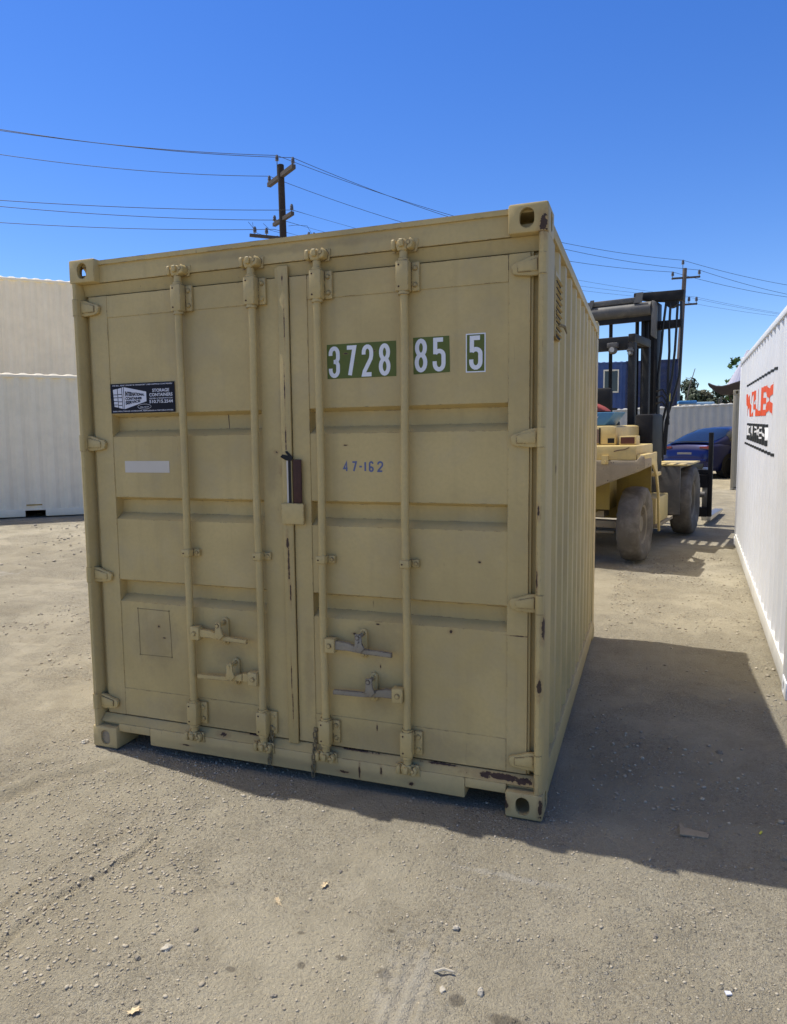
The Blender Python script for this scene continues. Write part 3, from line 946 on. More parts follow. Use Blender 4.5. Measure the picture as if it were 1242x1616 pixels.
    m.box(-.026, .092, .022, .0355, 1.258, 1.358, bev=.003)
    m.build('lock_cover', G, dr, 40)
    m = MB(); m.box(.036, .081, .030, .0355, 1.3595, 1.566, bev=.004); m.build('rusty_strip', M['rust_dark'], dr, 40)
    m = MB(); m.box(.002, .010, .0325, .0355, 1.3595, 1.56); m.build('light_strip', M['label_paper'], dr)
    m = MB(); m.box(.011, .024, .0330, .0355, 1.3595, 1.562)
    m.prism([(-.03, 1.578), (.0, 1.562), (.03, 1.560), (.036, 1.578), (.006, 1.606), (-.004, 1.603), (.012, 1.584), (-.018, 1.590)], 'y', .031, .0355)
    m.build('torn_rubber', M['black'], dr)
    # locking gear
    BARS = [(-.563, dl), (-.154, dl), (.188, dr), (.602, dr)]
    for bx, d in BARS:
        m = MB()
        yb = .018
        # bar with a slight bow
        pts = [(bx + .003 * sin(k * 1.3 + bx * 9), yb, .195 + (2.405 - .195) * k / 8) for k in range(9)]
        m.tube(pts, .0185, 14)
        bar = m.build('lock_bar', G, d, 40)
        for (z0, z1) in ((2.287, 2.418), (.202, .322)):
            m = MB()
            m.box(bx - .031, bx + .030, -.008, .046, z0, z1, bev=.009)
            m.box(bx + .028, bx + .066, .034, .0485, z0 + .004, z1 - .004, bev=.003)
            m.tube([(bx, yb, z0 - .012), (bx, yb, z0 + .002)], .0255, 12)
            m.tube([(bx, yb, z1 - .002), (bx, yb, z1 + .010)], .0245, 12)
            for z in (z0 + .030, z1 - .030):
                m.lathe([(.026, .001), (.026, .008), (.031, .0105), (.036, .0105)], 10, 'y', (bx + .048, 0, z))
            br = m.build('bar_bracket', G, bar, 40)
            for z in (z0 + .02, z1 - .02):
                m = MB(); m.tube([(bx - .014, -.0095, z), (bx - .014, -.004, z)], .0042, 8); m.build('bolt', M['rust_dark'], br)
        # mid clamp
        m = MB()
        m.box(bx - .026, bx + .022, -.005, .040, 1.078, 1.118, bev=.006)
        m.box(bx + .020, bx + .056, .033, .0485, 1.080, 1.116, bev=.003)
        m.lathe([(.028, .001), (.028, .008), (.034, .010)], 10, 'y', (bx + .042, 0, 1.098))
        m.build('bar_clamp', G, bar, 40)
        m = MB(); m.tube([(bx - .012, -.007, 1.097), (bx - .012, -.003, 1.097)], .004, 8); m.build('bolt', M['rust_dark'], bar)
        # cam ends and keepers
        for (sg, zb, ze) in ((1, 2.418, 2.462), (-1, .202, .160)):
            m = MB()
            m.tube([(bx, yb, zb), (bx, yb, zb + sg * .012), (bx, yb, ze)], [.022, .0175, .019], 12)
            zc = ze + sg * .022
            m.prism([(bx - .022, ze - sg * .004), (bx - .030, zc - sg * .004), (bx - .020, zc + sg * .020), (bx + .012, zc + sg * .022), (bx + .026, zc + sg * .004), (bx + .02, ze - sg * .004)], 'y', -.002, .034, bev=.004)
            cm = m.build('bar_cam', G, bar, 45)
            m = MB()
            m.box(bx - .050, bx - .030, -.006, .0395, zc - .022, zc + .022, bev=.006)
            m.box(bx - .012, bx + .010, -.016, -.001, zc - .012, zc + .020, bev=.004)
            m.prism([(bx + .022, zc - .024), (bx + .046, zc - .018), (bx + .052, zc + .010), (bx + .036, zc + .026), (bx + .030, zc + .004)], 'y', -.010, .0395, bev=.005)
            m.tube([(bx + .030, -.012, zc + .004), (bx + .030, .02, zc + .004)], .009, 10)
            m.prism([(bx - .055, zc - sg * .026), (bx + .056, zc - sg * .026), (bx + .062, zc + sg * .026), (bx - .055, zc + sg * .026)], 'y', .0355 if sg > 0 else .0135, .0405 if sg > 0 else .0185, bev=.001)
            m.build('cam_keeper', G, t, 45)
    # handles: (bar x, z of hub, tip x, catch x, worn?)
    for (bx, d, z, tipx, cx, worn) in ((-.563, dl, .690, -.222, -.374, 0), (-.154, dl, .487, -.515, -.316, 0), (.188, dr, .694, .537, .380, 1), (.602, dr, .490, .243, .430, 1)):
        sg = 1 if tipx > bx else -1
        m = MB()
        a, b = sorted((bx + sg * .014, bx + sg * .066))
        m.box(a, b, -.012, .030, z - .034, z + .034, bev=.004)
        m.lathe([(-.012, .012), (-.020, .011), (-.0205, .001)], 10, 'y', (bx + sg * .038, 0, z))
        hub = m.build('handle_hub', G, d, 40)
        m = MB()
        xs = [bx + sg * .064, bx + sg * .10, cx - sg * .06, cx - sg * .02, cx + sg * .03, tipx - sg * .02, tipx]
        zs = [z + .002, z + .002, z + .002, z - .004, z - .012, z - .016, z - .018]
        hh = [.020, .020, .018, .014, .011, .011, .010]
        yy = [.006, .006, .002, -.004, -.004, -.002, -.002]
        k = .008
        rows = []
        for x, zz, h_, y_ in zip(xs, zs, hh, yy):
            rows.append([(x, y_ - k, zz - h_), (x, y_ - k * 1.15, zz), (x, y_ - k, zz + h_), (x, y_ + k, zz + h_), (x, y_ + k, zz - h_), (x, y_ - k, zz - h_)])
        m.strip(rows)
        m.face(rows[0][:5]); m.face(rows[-1][:5])
        m.build('handle_lever', M['worn_metal'] if worn else G, d, 40)
        m = MB()
        m.prism(oval(cx, z + .012, .040, .140), 'y', .038, .0525, bev=.003)
        for zz in (z + .062, z - .040):
            m.lathe([(.040, .001), (.028, .001), (.028, .009), (.040, .010)], 10, 'y', (cx, 0, zz))
        cp = m.build('catch_plate', G, d, 45)
        m = MB()
        m.prism([(cx - .017, z + .070), (cx + .014, z + .074), (cx + .018, z + .03), (cx + .030, z + .004), (cx + .008, z - .018), (cx - .026, z - .006), (cx - .018, z + .02)], 'y', -.024, -.014, bev=.003)
        m.tube([(cx - .004, -.028, z + .055), (cx - .004, .04, z + .055)], .010, 10)
        m.tube([(cx - .006, -.022, z - .004), (cx - .006, .036, z - .022)], .008, 8)
        m.build('catch_hook', M['worn_metal'] if worn else G, cp, 40)
    # chains
    for cx, x_sg, d in ((-.118, 1, dl), (.122, -1, dr)):
        m = MB()
        z = .245; k = 0
        m.box(cx - .010, cx + .010, .038, .049, .243, .262)
        while z > (.075 if x_sg > 0 else .060):
            h = .034
            loop = [(.0085 * cos(a), .011 * sin(a) + (.008 if sin(a) > 0 else -.008)) for a in [2 * pi * q / 10 for q in range(11)]]
            xo = cx - x_sg * .0 + .004 * sin(k * 1.7)
            yo = (.008 if z < .15 else .03) + .002 * cos(k)
            if k % 2 == 0: m.tube([(xo + u, yo, z - h / 2 + w) for u, w in loop], .0035, 6, False)
            else: m.tube([(xo + u * .5, yo + u * .6, z - h / 2 + w) for u, w in loop], .0035, 6, False)
            z -= .026; k += 1
        m.build('chain', M['chain'], d, 60)
    # louvred vent on the right wall
    m = MB()
    x0 = 1.209
    m.box(x0 - .002, x0 + .006, .285, .475, 2.10, 2.385, bev=.003)
    for k in range(9):
        z = 2.365 - k * .029
        m.prism([(x0 + .006, z), (x0 + .018, z - .018), (x0 + .006, z - .020)], 'y', .300, .460)
    v = m.build('vent', T, t)
    m = MB()
    for k in range(9):
        z = 2.3435 - k * .029
        m.box(x0 + .0062, x0 + .0085, .302, .458, z - .004, z + .0005)
    m.prism([(.30, 2.10), (.44, 2.10), (.44, 2.118), (.30, 2.112)], 'x', x0 + .0062, x0 + .008)
    m.build('vent_slot', M['black'], v)
    m = MB(); m.tube([(x0 + .006, .38, 2.165), (x0 + .022, .50, 2.172), (x0 + .018, .63, 2.16)], [.008, .007, .003], 6); m.build('loose_sealant', M['pencil'], v)
    # decals
    yd = .0494
    def decal(pts, y0, txt, *a):
        m = MB(); m.prism(pts, 'y', y0, y0 + .0003)
        g_ = m.build('number_decal', M['green'], dr)
        link_mesh('lettering', digits(txt, *a, y0 - .0004), M['white_decal'], g_)
        return g_
    decal([(.216, 1.934), (.2145, 2.089), (.5525, 2.089), (.5525, 1.934)], .0518, '3728', .224, 1.938, .0555, .142, .0185, .0265)
    decal([(.633, 1.937), (.632, 2.096), (.796, 2.095), (.799, 1.941)], .0518, '85', .639, 1.945, .058, .145, .0185, .0245)
    gd = decal([(.874, 1.940), (.874, 2.093), (.950, 2.093), (.950, 1.939)], .0514, '5', .884, 1.945, .058, .143, .0185, 0)
    m = MB(); m.prism([(.869, 1.935), (.869, 2.098), (.955, 2.098), (.955, 1.934)], 'y', .0519, .0526); m.build('decal_border', M['white_decal'], gd)
    ms = [digits('47', .286, 1.507, .027, .050, .0082, .016, .0526), digits('-', .363, 1.507, .022, .050, .0082, 0, .0526), digits('1', .386, 1.507, .022, .050, .0090, 0, .0526), digits('6', .414, 1.507, .025, .050, .0082, 0, .0526), digits('2', .456, 1.507, .029, .050, .0082, 0, .0526)]
    st = link_mesh('stencil_number', join_meshes(ms), M['blue_stencil'], dr)
    # white blank label and pencilled square on the left door
    m = MB(); m.box(-.961, -.682, .0518, .0526, 1.500, 1.560); m.build('blank_label', M['label_paper'], dl)
    m = MB()
    q = [(-.921, .778), (-.722, .776), (-.714, .530), (-.918, .527)]
    for a, b in zip(q, q[1:] + q[:1]):
        m.tube([(a[0], .0527, a[1]), ((a[0] + b[0]) / 2 + .002, .0527, (a[1] + b[1]) / 2), (b[0], .0527, b[1])], .0016, 5)
    for a in q: m.tube([(a[0], .0530, a[1]), (a[0], .0515, a[1])], .005, 7)
    m.build('square_outline', M['pencil'], dl)
    # black sticker
    sx0, sx1, sz0, sz1 = -1.029, -.629, 1.807, 1.959
    sw = sx1 - sx0
    m = MB(); m.box(sx0, sx1, .0482, .0493, sz0, sz1)
    sk = m.build('sticker', M['sticker_black'], dl)
    y1 = .0478
    def T_(txt, cx, cz, w, h, bold=.0):
        return to_front(fit_mesh(text_mesh(txt, .05, bold), w, h), cx, cz, y1)
    ms = [T_('WE SELL, RENT, MODIFY & TRANSPORT USED SHIPPING CONTAINERS', sx0 + sw * .5, sz1 - .010, sw * .94, .0075, .0008),
          T_('IDEAL FOR STORAGE, WORKSHOPS, REMODELING & PORTABLE OFFICES', sx0 + sw * .5, sz0 + .010, sw * .94, .0075, .0008),
          T_('STORAGE', sx0 + sw * .79, sz1 - .041, sw * .26, .0165, .0012),
          T_('CONTAINERS', sx0 + sw * .79, sz1 - .063, sw * .355, .0165, .0012),
          T_('DELIVERY & TRANSPORTATION', sx0 + sw * .79, sz1 - .081, sw * .35, .0065, .0008),
          T_('510.715.2544', sx0 + sw * .79, sz1 - .097, sw * .36, .0165, .0012),
          T_('CALL NOW!', sx0 + sw * .53, sz0 + .029, sw * .14, .0065, .0008)]
    link_mesh('lettering', join_meshes(ms), M['sticker_white'], sk)
    # drawing of a container in perspective with its name on the side
    def Q(u, v): return (sx0 + sw * u, sz0 + (sz1 - sz0) * v)
    m = MB()
    def poly(pts, y=y1): m.face([(Q(*p)[0], y, Q(*p)[1]) for p in pts])
    poly([(.04, .80), (.105, .83), (.115, .20), (.055, .23)])
    poly([(.115, .83), (.175, .86), (.185, .155), (.125, .19)])
    poly([(.185, .87), (.205, .88), (.21, .14), (.195, .15)])
    poly([(.215, .88), (.565, .70), (.565, .38), (.218, .14)])
    oc = [(.53 + .105 * cos(2 * pi * k / 20), .205 + .085 * sin(2 * pi * k / 20)) for k in range(21)]
    for a, b in zip(oc, oc[1:]):
        m.tube([(Q(*a)[0], y1, Q(*a)[1]), (Q(*b)[0], y1, Q(*b)[1])], .0009, 4, False)
    pic = m.build('container_drawing', M['sticker_white'], sk)
    ms = []
    for txt, u0, u1, va, vb, vc, vd in (('INTERNATIONAL', .235, .535, .57, .74, .565, .64), ('CONTAINER', .235, .50, .43, .55, .45, .53), ('SERVICE', .235, .47, .28, .41, .36, .43)):
        me_ = fit_mesh(text_mesh(txt, .05, .0025), 1.0, 1.0)
        for vv in me_.vertices:
            s_ = vv.co.x + .5; h_ = vv.co.y + .5
            lo = va + (vc - va) * s_; hi = vb + (vd - vb) * s_
            qx, qz = Q(u0 + (u1 - u0) * s_, lo + (hi - lo) * h_)
            vv.co = (qx, y1 - .0006, qz)
        ms.append(me_)
    me_ = join_meshes(ms)
    link_mesh('lettering', me_, M['sticker_black'], pic)
    m = MB()
    for u0, u1, v in ((.045, .105, .62), (.12, .178, .63), (.045, .108, .52), (.12, .18, .52), (.05, .11, .40), (.12, .18, .38), (.055, .11, .28), (.12, .18, .26)):
        a, b = Q(u0, v), Q(u1, v)
        m.box(a[0], b[0], y1 - .0007, y1 - .0003, a[1], a[1] + .0035)
    m.build('drawing_lines', M['sticker_black'], pic)
    return t
tan_container()

# ---------------------------------------------------------------- white container on the right, with painted lettering
def white_container():
    a = Vector((2.457, 1.93, 0.0))
    d = Vector((.0550245, .99804, .02974))
    Mf = frame((0, 0, 0), d)
    x = Mf.to_3x3().col[0]
    o = a + x * 1.219
    Mf.translation = o
    L, H = 6.058, 2.591
    t = container('long white container with orange and black painted lettering along its ribbed side', Mf, L, H, M['white'], rmat=M['white_rail'])
    # markings follow the corrugation of the left wall (x = -1.219)
    y0 = .2
    prof = corr_profile(L - 2 * y0, 1.219 - .012, 1.219 - .048)
    breaks = [y0 + p[0] for p in prof]
    xv = [p[1] for p in prof]
    def lay(me_, off):
        bm = bmesh.new(); bm.from_mesh(me_)
        for y in breaks[1:-1]:
            bmesh.ops.bisect_plane(bm, geom=list(bm.verts) + list(bm.edges) + list(bm.faces), plane_co=(0, y, 0), plane_no=(0, 1, 0), dist=1e-5)
        for v in bm.verts:
            v.co.x = -(float(np.interp(v.co.y, breaks, xv)) + off)
        bm.to_mesh(me_); bm.free()
        return me_
    def wall_text(txt, ya, yb, za, zb, bold):
        """text from ya (far, left of the word) to yb (near)"""
        me_ = fit_mesh(text_mesh(txt, 1.0, bold), 1, 1)
        for v in me_.vertices:
            v.co = (0, ya + (yb - ya) * (v.co.x + .5), za + (zb - za) * (v.co.y + .5))
        return me_
    def rect(ya, yb, za, zb):
        m = MB(); m.face([(0, ya, za), (0, yb, za), (0, yb, zb), (0, ya, zb)])
        me_ = bpy.data.meshes.new('r'); m.bm.to_mesh(me_); m.bm.free(); return me_
    def put(name, me_, mat, off, par):
        lay(me_, off); return link_mesh(name, me_, mat, par)
    put('painted_word', wall_text('WALEX', 4.82, 1.62, 1.79, 2.06, .03), M['orange'], .0025, t)
    bx = put('painted_panel', rect(1.94, 4.50, 1.525, 1.715), M['blackpaint'], .0025, t)
    put('lettering', wall_text('EQUIPMENT', 4.42, 2.00, 1.552, 1.690, .008), M['sign_white'], .0045, bx)
    put('painted_line', join_meshes([rect(1.38, 4.80, 2.150, 2.172), rect(1.37, 4.83, 1.462, 1.486)]), M['blackpaint'], .0025, t)
white_container()

# ---------------------------------------------------------------- stacked cream containers on the left
def left_group():
    d = Vector((.735, .678, 0)).normalized()
    n = Vector((d.y, -d.x, 0))                 # the ribbed side turned to the yard
    p = Vector((-10.496, 7.407, .236))
    L, H = 12.19, 2.896
    o = p - d * 6.5 - n * 1.219
    Mf = frame(o, d)
    t = container('tall cream container at left with dark forklift pocket, standing before the cream stack', Mf, L, H, M['cream'], doors=False, pockets=((7.14, .37), (5.08, .37)))
    m = MB(); m.box(1.2085, 1.2100, 6.98, 7.27, .25, .275); lb = m.build('warning_label', flat('amber_label', (.55, .33, .05), .5), t)
    me_ = fit_mesh(text_mesh('IMPORTANT NOTICE', .02, .0005), .26, .012)
    for v in me_.vertices: v.co = (1.2106, 7.125 + v.co.x, .2625 + v.co.y)
    link_mesh('lettering', me_, M['black'], lb)
    q = Vector((-13.80, 10.43, .15))
    o = q - d * 6.9 - n * 1.219
    container('cream container at the bottom of the stack behind the left container, hidden lower one', frame(o, d), L, H, M['cream'], doors=False, group='stacked cream containers')
    o2 = o + Vector((0, 0, H + .002))
    container('cream container on top of the stack, seen above the roof edge of the left container', frame(o2, d), L, H, M['cream'], doors=False, group='stacked cream containers')
left_group()

# ---------------------------------------------------------------- far containers
def far_containers():
    # dull tan one whose corner shows beside the white container
    c = Vector((3.60, 16.7, 0))
    Mf = frame((c.x + 1.219, c.y - .12, .335), (.11, 1, .01))
    container('dull tan container, only its narrow end corner showing left of the white container', Mf, 6.058, 2.591, M['tan_dull'], doors=False)
    # grey one behind the car, long side to us
    d = Vector((.995, -.10, .022)).normalized(); n = Vector((-.10, -.995, 0))
    p1 = Vector((4.48, 26.9, .52))
    L = 12.19
    o = p1 + d * 2.5 - d * L - n * 1.219
    container('long grey container behind the blue car, ribbed side in shade', frame(o, d), L, 2.591, M['greyc'], doors=False)
    # stack behind it
    q = Vector((2.15, 34.6, 0)); d2 = Vector((-.985, -.17, 0)).normalized()
    n2 = Vector((.17, -.985, 0))
    o2 = q - n2 * 1.219
    g = 'containers stacked behind the grey one'
    base = frame((o2.x, o2.y, .5), d2)
    container('grey container on the ground under the blue office container', base, 6.058, 2.591, M['greyc'], doors=False, group=g)
    top = frame((o2.x, o2.y, .5 + 2.60), d2)
    t = container('blue office container with a dark window, stacked behind the forklift', top, 6.058, 2.591, M['bluec'], doors=False)
    for ya, yb in ((2.0, 2.75), (3.1, 4.1)):
        # windows on the camera-facing side (local x sign from frame)
        xs = 1.219 if (base.to_3x3() @ Vector((1, 0, 0))).dot(n2) > 0 else -1.219
        s = 1 if xs > 0 else -1
        m = MB()
        a, b = sorted((xs - s * .03, xs + s * .02))
        for r in ((ya, yb, 1.05, 1.12), (ya, yb, 2.13, 2.20), (ya, ya + .06, 1.12, 2.13), (yb - .06, yb, 1.12, 2.13)):
            m.box(a, b, *r)
        w = m.build('window', M['cream'], t)
        m = MB(); a, b = sorted((xs - s * .03, xs - s * .004)); m.box(a, b, ya + .06, yb - .06, 1.12, 2.13); m.build('pane', M['glass'], w)
    # navy container right of it, turned end-on
    d3 = Vector((-.02, 1, 0)).normalized()
    o3 = Vector((2.93 - 1.219, 34.3, 0))
    container('grey container on the ground under the navy one', frame((o3.x, o3.y, .5), d3), 6.058, 2.591, M['greyc'], doors=False, group=g)
    t = container('navy container with a yellow label, stacked beside the leaning utility pole', frame((o3.x, o3.y, 3.10), d3), 6.058, 2.591, M['bluedark'])
    m = MB(); m.box(.70, .90, .034, .0355, .55, .95); m.build('label', flat('yellow_label', (.55, .45, .08), .6), t)
far_containers()

# ---------------------------------------------------------------- forklift
def forklift():
    th = radians(12); sl = math.atan(.028 * cos(th))
    Fd = Vector((sin(th) * cos(sl), cos(th) * cos(sl), sin(sl)))
    Mf = frame((.641, 6.653, .135), Fd)
    t = thing('forklift', 'big dusty yellow forklift seen from behind, mast lowered, between tan and white containers', 'forklift', Mf)
    Yl, Yd, Gy, Bk, Lg = M['yellow'], M['yellow_dirty'], M['fk_grey'], M['fk_black'], M['fk_lightgrey']
    # counterweight slab and beam
    m = MB(); m.prism([(-1.0, 1.305), (1.0, 1.305), (1.0, 1.475), (-1.0, 1.475)], 'y', -.60, .30, bev=.012); cw = m.build('counterweight', Yl, t, 40)
    m = MB()
    right = [(1.105, 1.30), (1.105, 1.22), (.95, 1.145), (.47, .955), (.25, .90)]
    left = [(-x, z) for x, z in right[::-1]]
    m.prism([(1.06, 1.365), (1.09, 1.35)] + right + left + [(-1.09, 1.35), (-1.06, 1.365), (-1.0, 1.302), (1.0, 1.302)], 'y', -.615, -.25, bev=.008)
    m.build('rear_beam', M['counter'], cw, 40)
    m = MB(); m.box(1.002, 1.10, -.60, -.1, 1.302, 1.372, bev=.02); m.build('fender_top', Yl, cw, 40)
    m = MB(); m.box(-1.10, -1.002, -.60, -.1, 1.302, 1.372, bev=.02); m.build('fender_top', Yl, cw, 40)
    m = MB(); m.prism([(.60, 1.26), (.68, 1.26), (.68, 1.36), (.60, 1.36)], 'y', -.635, -.60); m.tube([(.64, -.66, 1.28), (.64, -.60, 1.28)], .022, 8); m.build('tow_bracket', Yl, cw, 40)
    m = MB(); m.tube([(.74, -.605, 1.41), (.80, -.605, 1.425), (.86, -.605, 1.43), (.92, -.605, 1.455)], .005, 5); m.build('crack', M['rust_dark'], cw)
    # main frame under the slab
    m = MB()
    m.box(-.62, .42, -.20, 2.7, .62, 1.28)
    m.box(.42, .60, -.24, .1, .66, 1.02)
    m.box(-.9, .93, .56, .60, .45, 1.29)
    m.box(-.6, .62, 2.0, 3.05, .35, 1.05)
    m.build('chassis', Yd, t)
    m = MB(); m.box(-.72, .70, -.07, .07, .40, .50, bev=.02); m.box(-.5, .5, -.12, .12, .55, .63); m.tube([(-.6, .02, .3), (.6, .02, .34)], .02)
    m.build('steer_axle', M['counter'], t, 40)
    # side skirts behind the rear wheel arch, steps
    for s in (1, -1):
        m = MB()
        pts = [(-.56, 1.36), (-.56, 1.26), (.30, 1.20), (.52, 1.05), (.66, .80), (.76, .27), (.80, .27), (.72, .78), (.58, 1.08), (.50, 1.25), (.50, 1.36)]
        a, b = sorted((s * .985, s * 1.015))
        m.prism(pts, 'x', a, b, bev=.006)
        m.build('side_skirt', Yl, t, 40)
        m = MB()
        a, b = sorted((s * .60, s * .97))
        m.box(a, b, .82, 1.95, .30, .345, bev=.006)
        m.build('step', M['counter'], t, 40)
        m = MB(); a, b = sorted((s * .58, s * .945)); m.box(a, b, .84, 1.68, .35, .71, bev=.012); m.build('step_box', Yl, t, 40)
        m = MB(); a, b = sorted((s * .62, s * .97)); m.box(a, b, .72, 1.02, 1.02, 1.07, bev=.005); m.build('upper_step', Yl, t, 40)
        # front fender
        m = MB()
        a, b = sorted((s * .55, s * 1.055))
        m.prism([(1.96, .36), (2.00, .34), (2.02, 1.05), (3.05, 1.05), (3.05, 1.085), (1.97, 1.085)], 'x', a, b, bev=.004)
        fd = m.build('front_fender', Gy, t, 40)
        m = MB(); a, b = sorted((s * .62, s * 1.16)); m.box(a, b, 1.95, 3.1, 1.088, 1.115, bev=.006); m.build('fender_plate', Yl, fd, 40)
    # wheels
    def wheel(s, f, r, w, mat_t, seed, rimr=.27):
        g = random.Random(seed)
        sg = 1 if s > 0 else -1
        m = MB()
        h = w / 2
        prof = [(-h * .8, rimr), (-h * .95, r * .75), (-h, r * .88), (-h * .86, r * .97), (-h * .5, r), (0, r), (h * .5, r), (h * .86, r * .97), (h, r * .88), (h * .98, r * .76), (h * .92, r * .70), (h * .86, rimr + .03), (h * .7, rimr)]
        m.lathe(prof, 64, 'x')
        for v in m.bm.verts:
            rad = math.hypot(v.co.y, v.co.z)
            k = mnoise.noise(v.co * 9 + Vector((seed, 0, 0)))
            a = mnoise.noise(v.co * 22 + Vector((0, seed, 0)))
            if abs(v.co.x) > h * .82:
                v.co.x += .012 * a * (1 if v.co.x > 0 else -1)
            f_ = 1 + .006 * k
            v.co.y *= f_; v.co.z *= f_
        ob = m.build('wheel', mat_t, t, 60)
        ob.location = (s, f, r - .01)
        m = MB()
        q = sg * h
        m.lathe([(q * .70, rimr), (q * .62, rimr * .9), (q * .15, rimr * .80), (q * .1, .12), (q * .55, .10), (q * .6, .0)], 32, 'x')
        for k in range(8):
            a = 2 * pi * k / 8
            m.tube([(q * .10, .17 * cos(a), .17 * sin(a)), (q * .22, .17 * cos(a), .17 * sin(a))], .014, 6)
        m.build('rim', M['rim'], ob, 40)
        return ob
    wheel(.865, 0, .475, .27, M['tyre'], 3, .25)
    wheel(-.865, 0, .475, .27, M['tyre'], 4, .25)
    wheel(1.03, 2.58, .535, .31, M['tyre'], 5, .29)
    wheel(-1.03, 2.58, .535, .31, M['tyre'], 6, .29)
    # hood, grille, rear boxes
    m = MB(); m.prism([(-.62, 1.478), (.68, 1.478), (.68, 1.70), (.60, 1.715), (-.60, 1.715), (-.62, 1.70)], 'y', -.28, .95, bev=.015); hd = m.build('hood', Yl, t, 40)
    m = MB(); m.box(-.40, .47, -.292, -.281, 1.50, 1.675); m.build('grille', M['brown'], hd)
    m = MB(); m.box(.475, .49, -.294, -.281, 1.49, 1.69); m.build('grille_edge', M['black'], hd)
    m = MB(); m.box(.58, .66, -.285, -.281, 1.50, 1.56); m.build('data_plate', M['fk_black'], hd)
    for s in (1, -1):
        m = MB(); a, b = sorted((s * .735, s * .93)); m.box(a, b, -.33, -.12, 1.48, 1.585, bev=.004); tl = m.build('tail_light', Yl, t, 40)
        m = MB(); a, b = sorted((s * .75, s * .915)); m.box(a, b, -.334, -.3305, 1.492, 1.572); m.build('lens', M['redbrown'], tl)
    m = MB(); m.box(.62, .86, .96, 1.62, 1.05, 1.86, bev=.03); m.box(.40, .62, 1.0, 1.62, 1.05, 1.55, bev=.02); m.build('side_cover', Bk, t, 40)
    m = MB(); m.box(-.35, .28, 1.05, 1.55, 1.48, 1.80, bev=.05); m.box(-.35, .28, 1.0, 1.12, 1.80, 2.25, bev=.05); m.build('seat', Bk, t, 40)
    m = MB(); m.tube([(-.05, 2.2, 1.5), (-.05, 1.95, 1.95)], .03); m.lathe([(.0, .17), (.015, .185), (.03, .17), (.015, .155), (0, .17)], 24, 'z', (-.05, 1.92, 1.95)); m.build('steering_wheel', Bk, t, 40)
    # overhead guard
    m = MB()
    for s in (1, -1):
        def X(a, b): return sorted((s * a, s * b))
        a, b = X(.40, .50); m.box(a, b, 1.42, 1.54, 1.3, 2.90, bev=.01)
        a, b = X(.40, .50); m.box(a, b, 1.42, 2.45, 2.90, 3.02, bev=.01)
        a, b = X(.40, .50); m.box(a, b, 2.33, 2.45, 1.1, 2.90, bev=.01)
    m.box(-.40, .40, 1.42, 1.52, 2.80, 2.99, bev=.01)
    m.box(-.40, .40, 2.36, 2.45, 2.90, 2.99, bev=.01)
    for k in range(5): m.box(-.32 + k * .15, -.28 + k * .15, 1.52, 2.36, 2.95, 2.99)
    og = m.build('overhead_guard', M['fk_guard'], t, 30)
    for (x, y, z, r) in ((.20, 1.36, 2.80, .06), (.44, 1.40, 2.74, .035), (-.2, 1.36, 2.80, .06)):
        m = MB(); m.lathe([(-.06, r * .6), (-.03, r), (.03, r), (.035, r * .9)], 18, 'y', (x, y, z)); m.box(x - .03, x + .03, y - .03, y + .08, z + r * .9, z + r + .05)
        m.box(x - r * 1.25, x + r * 1.25, y - .05, y + .06, z + r * .55, z + r * 1.7, bev=.01)
        lp = m.build('work_light', Gy, og, 40)
        m = MB(); m.lathe([(-.0585, .001), (-.0595, r * .58)], 18, 'y', (x, y, z)); m.build('lens', M['lampglass'], lp, 40)
    # mast
    mast = thing_child('mast', t)
    for (x0, x1) in ((.18, .445), (-.88, -.62)):
        m = MB()
        m.box(x0, x0 + .06, 3.20, 3.46, .15, 3.70, bev=.006)
        m.box(x0 + .06, x1 - .05, 3.24, 3.28, .15, 3.70); m.box(x0 + .06, x1 - .05, 3.38, 3.42, .15, 3.70)
        m.box(x1 - .05, x1, 3.16, 3.50, .15, 3.70, bev=.01)
        m.build('mast_rail', Bk, mast, 30)
    for x in (.08, -.36):
        m = MB(); m.tube([(x, 3.36, .3), (x, 3.36, 3.5)], .032, 12); m.build('lift_cylinder', Bk, mast, 40)
    for x in (.31, -.74):
        m = MB(); m.tube([(x, 3.17, .6), (x, 3.17, 3.4)], .014, 6); m.build('lift_chain', M['hose'], mast, 40)
    m = MB()
    m.tube([(-.95, 3.12, 3.60), (.36, 3.12, 3.60)], .115, 18)
    m.build('mast_crossbar', Gy, mast, 40)
    m = MB(); m.prism([(-1.0, 3.41), (.36, 3.41), (.36, 3.56), (-1.0, 3.56)], 'y', 3.10, 3.18)
    m.build('mast_crossbar', Bk, mast)
    m = MB(); m.prism([(-1.0, 2.98), (.18, 2.98), (.18, 3.12), (-1.0, 3.12)], 'y', 3.15, 3.26)
    m.build('mast_crossbar', Bk, mast)
    m = MB(); m.prism([(-.95, 3.71), (.12, 3.71), (.16, 3.80), (-.95, 3.80)], 'y', 3.05, 3.20, bev=.02); m.build('mast_crossbar', Gy, mast, 40)
    m = MB(); m.prism([(.09, 3.70), (.22, 3.70), (.24, 3.86), (.14, 3.86)], 'y', 3.02, 3.05); m.prism([(-.66, 3.68), (-.60, 3.68), (-.56, 3.82), (-.62, 3.82)], 'y', 3.02, 3.05); m.build('bracket', Lg, mast)
    m = MB(); m.prism([(.365, 3.16), (.445, 3.10), (.455, 3.62), (.43, 3.70), (.37, 3.72)], 'y', 3.04, 3.15, bev=.015); m.build('end_plate', Lg, mast, 40)
    m = MB()
    m.prism([(.05, 3.80), (.30, 3.74), (.55, 3.71), (.82, 3.70), (.835, 3.86), (.5, 3.87), (.05, 3.89)], 'y', 3.20, 3.40, bev=.01)
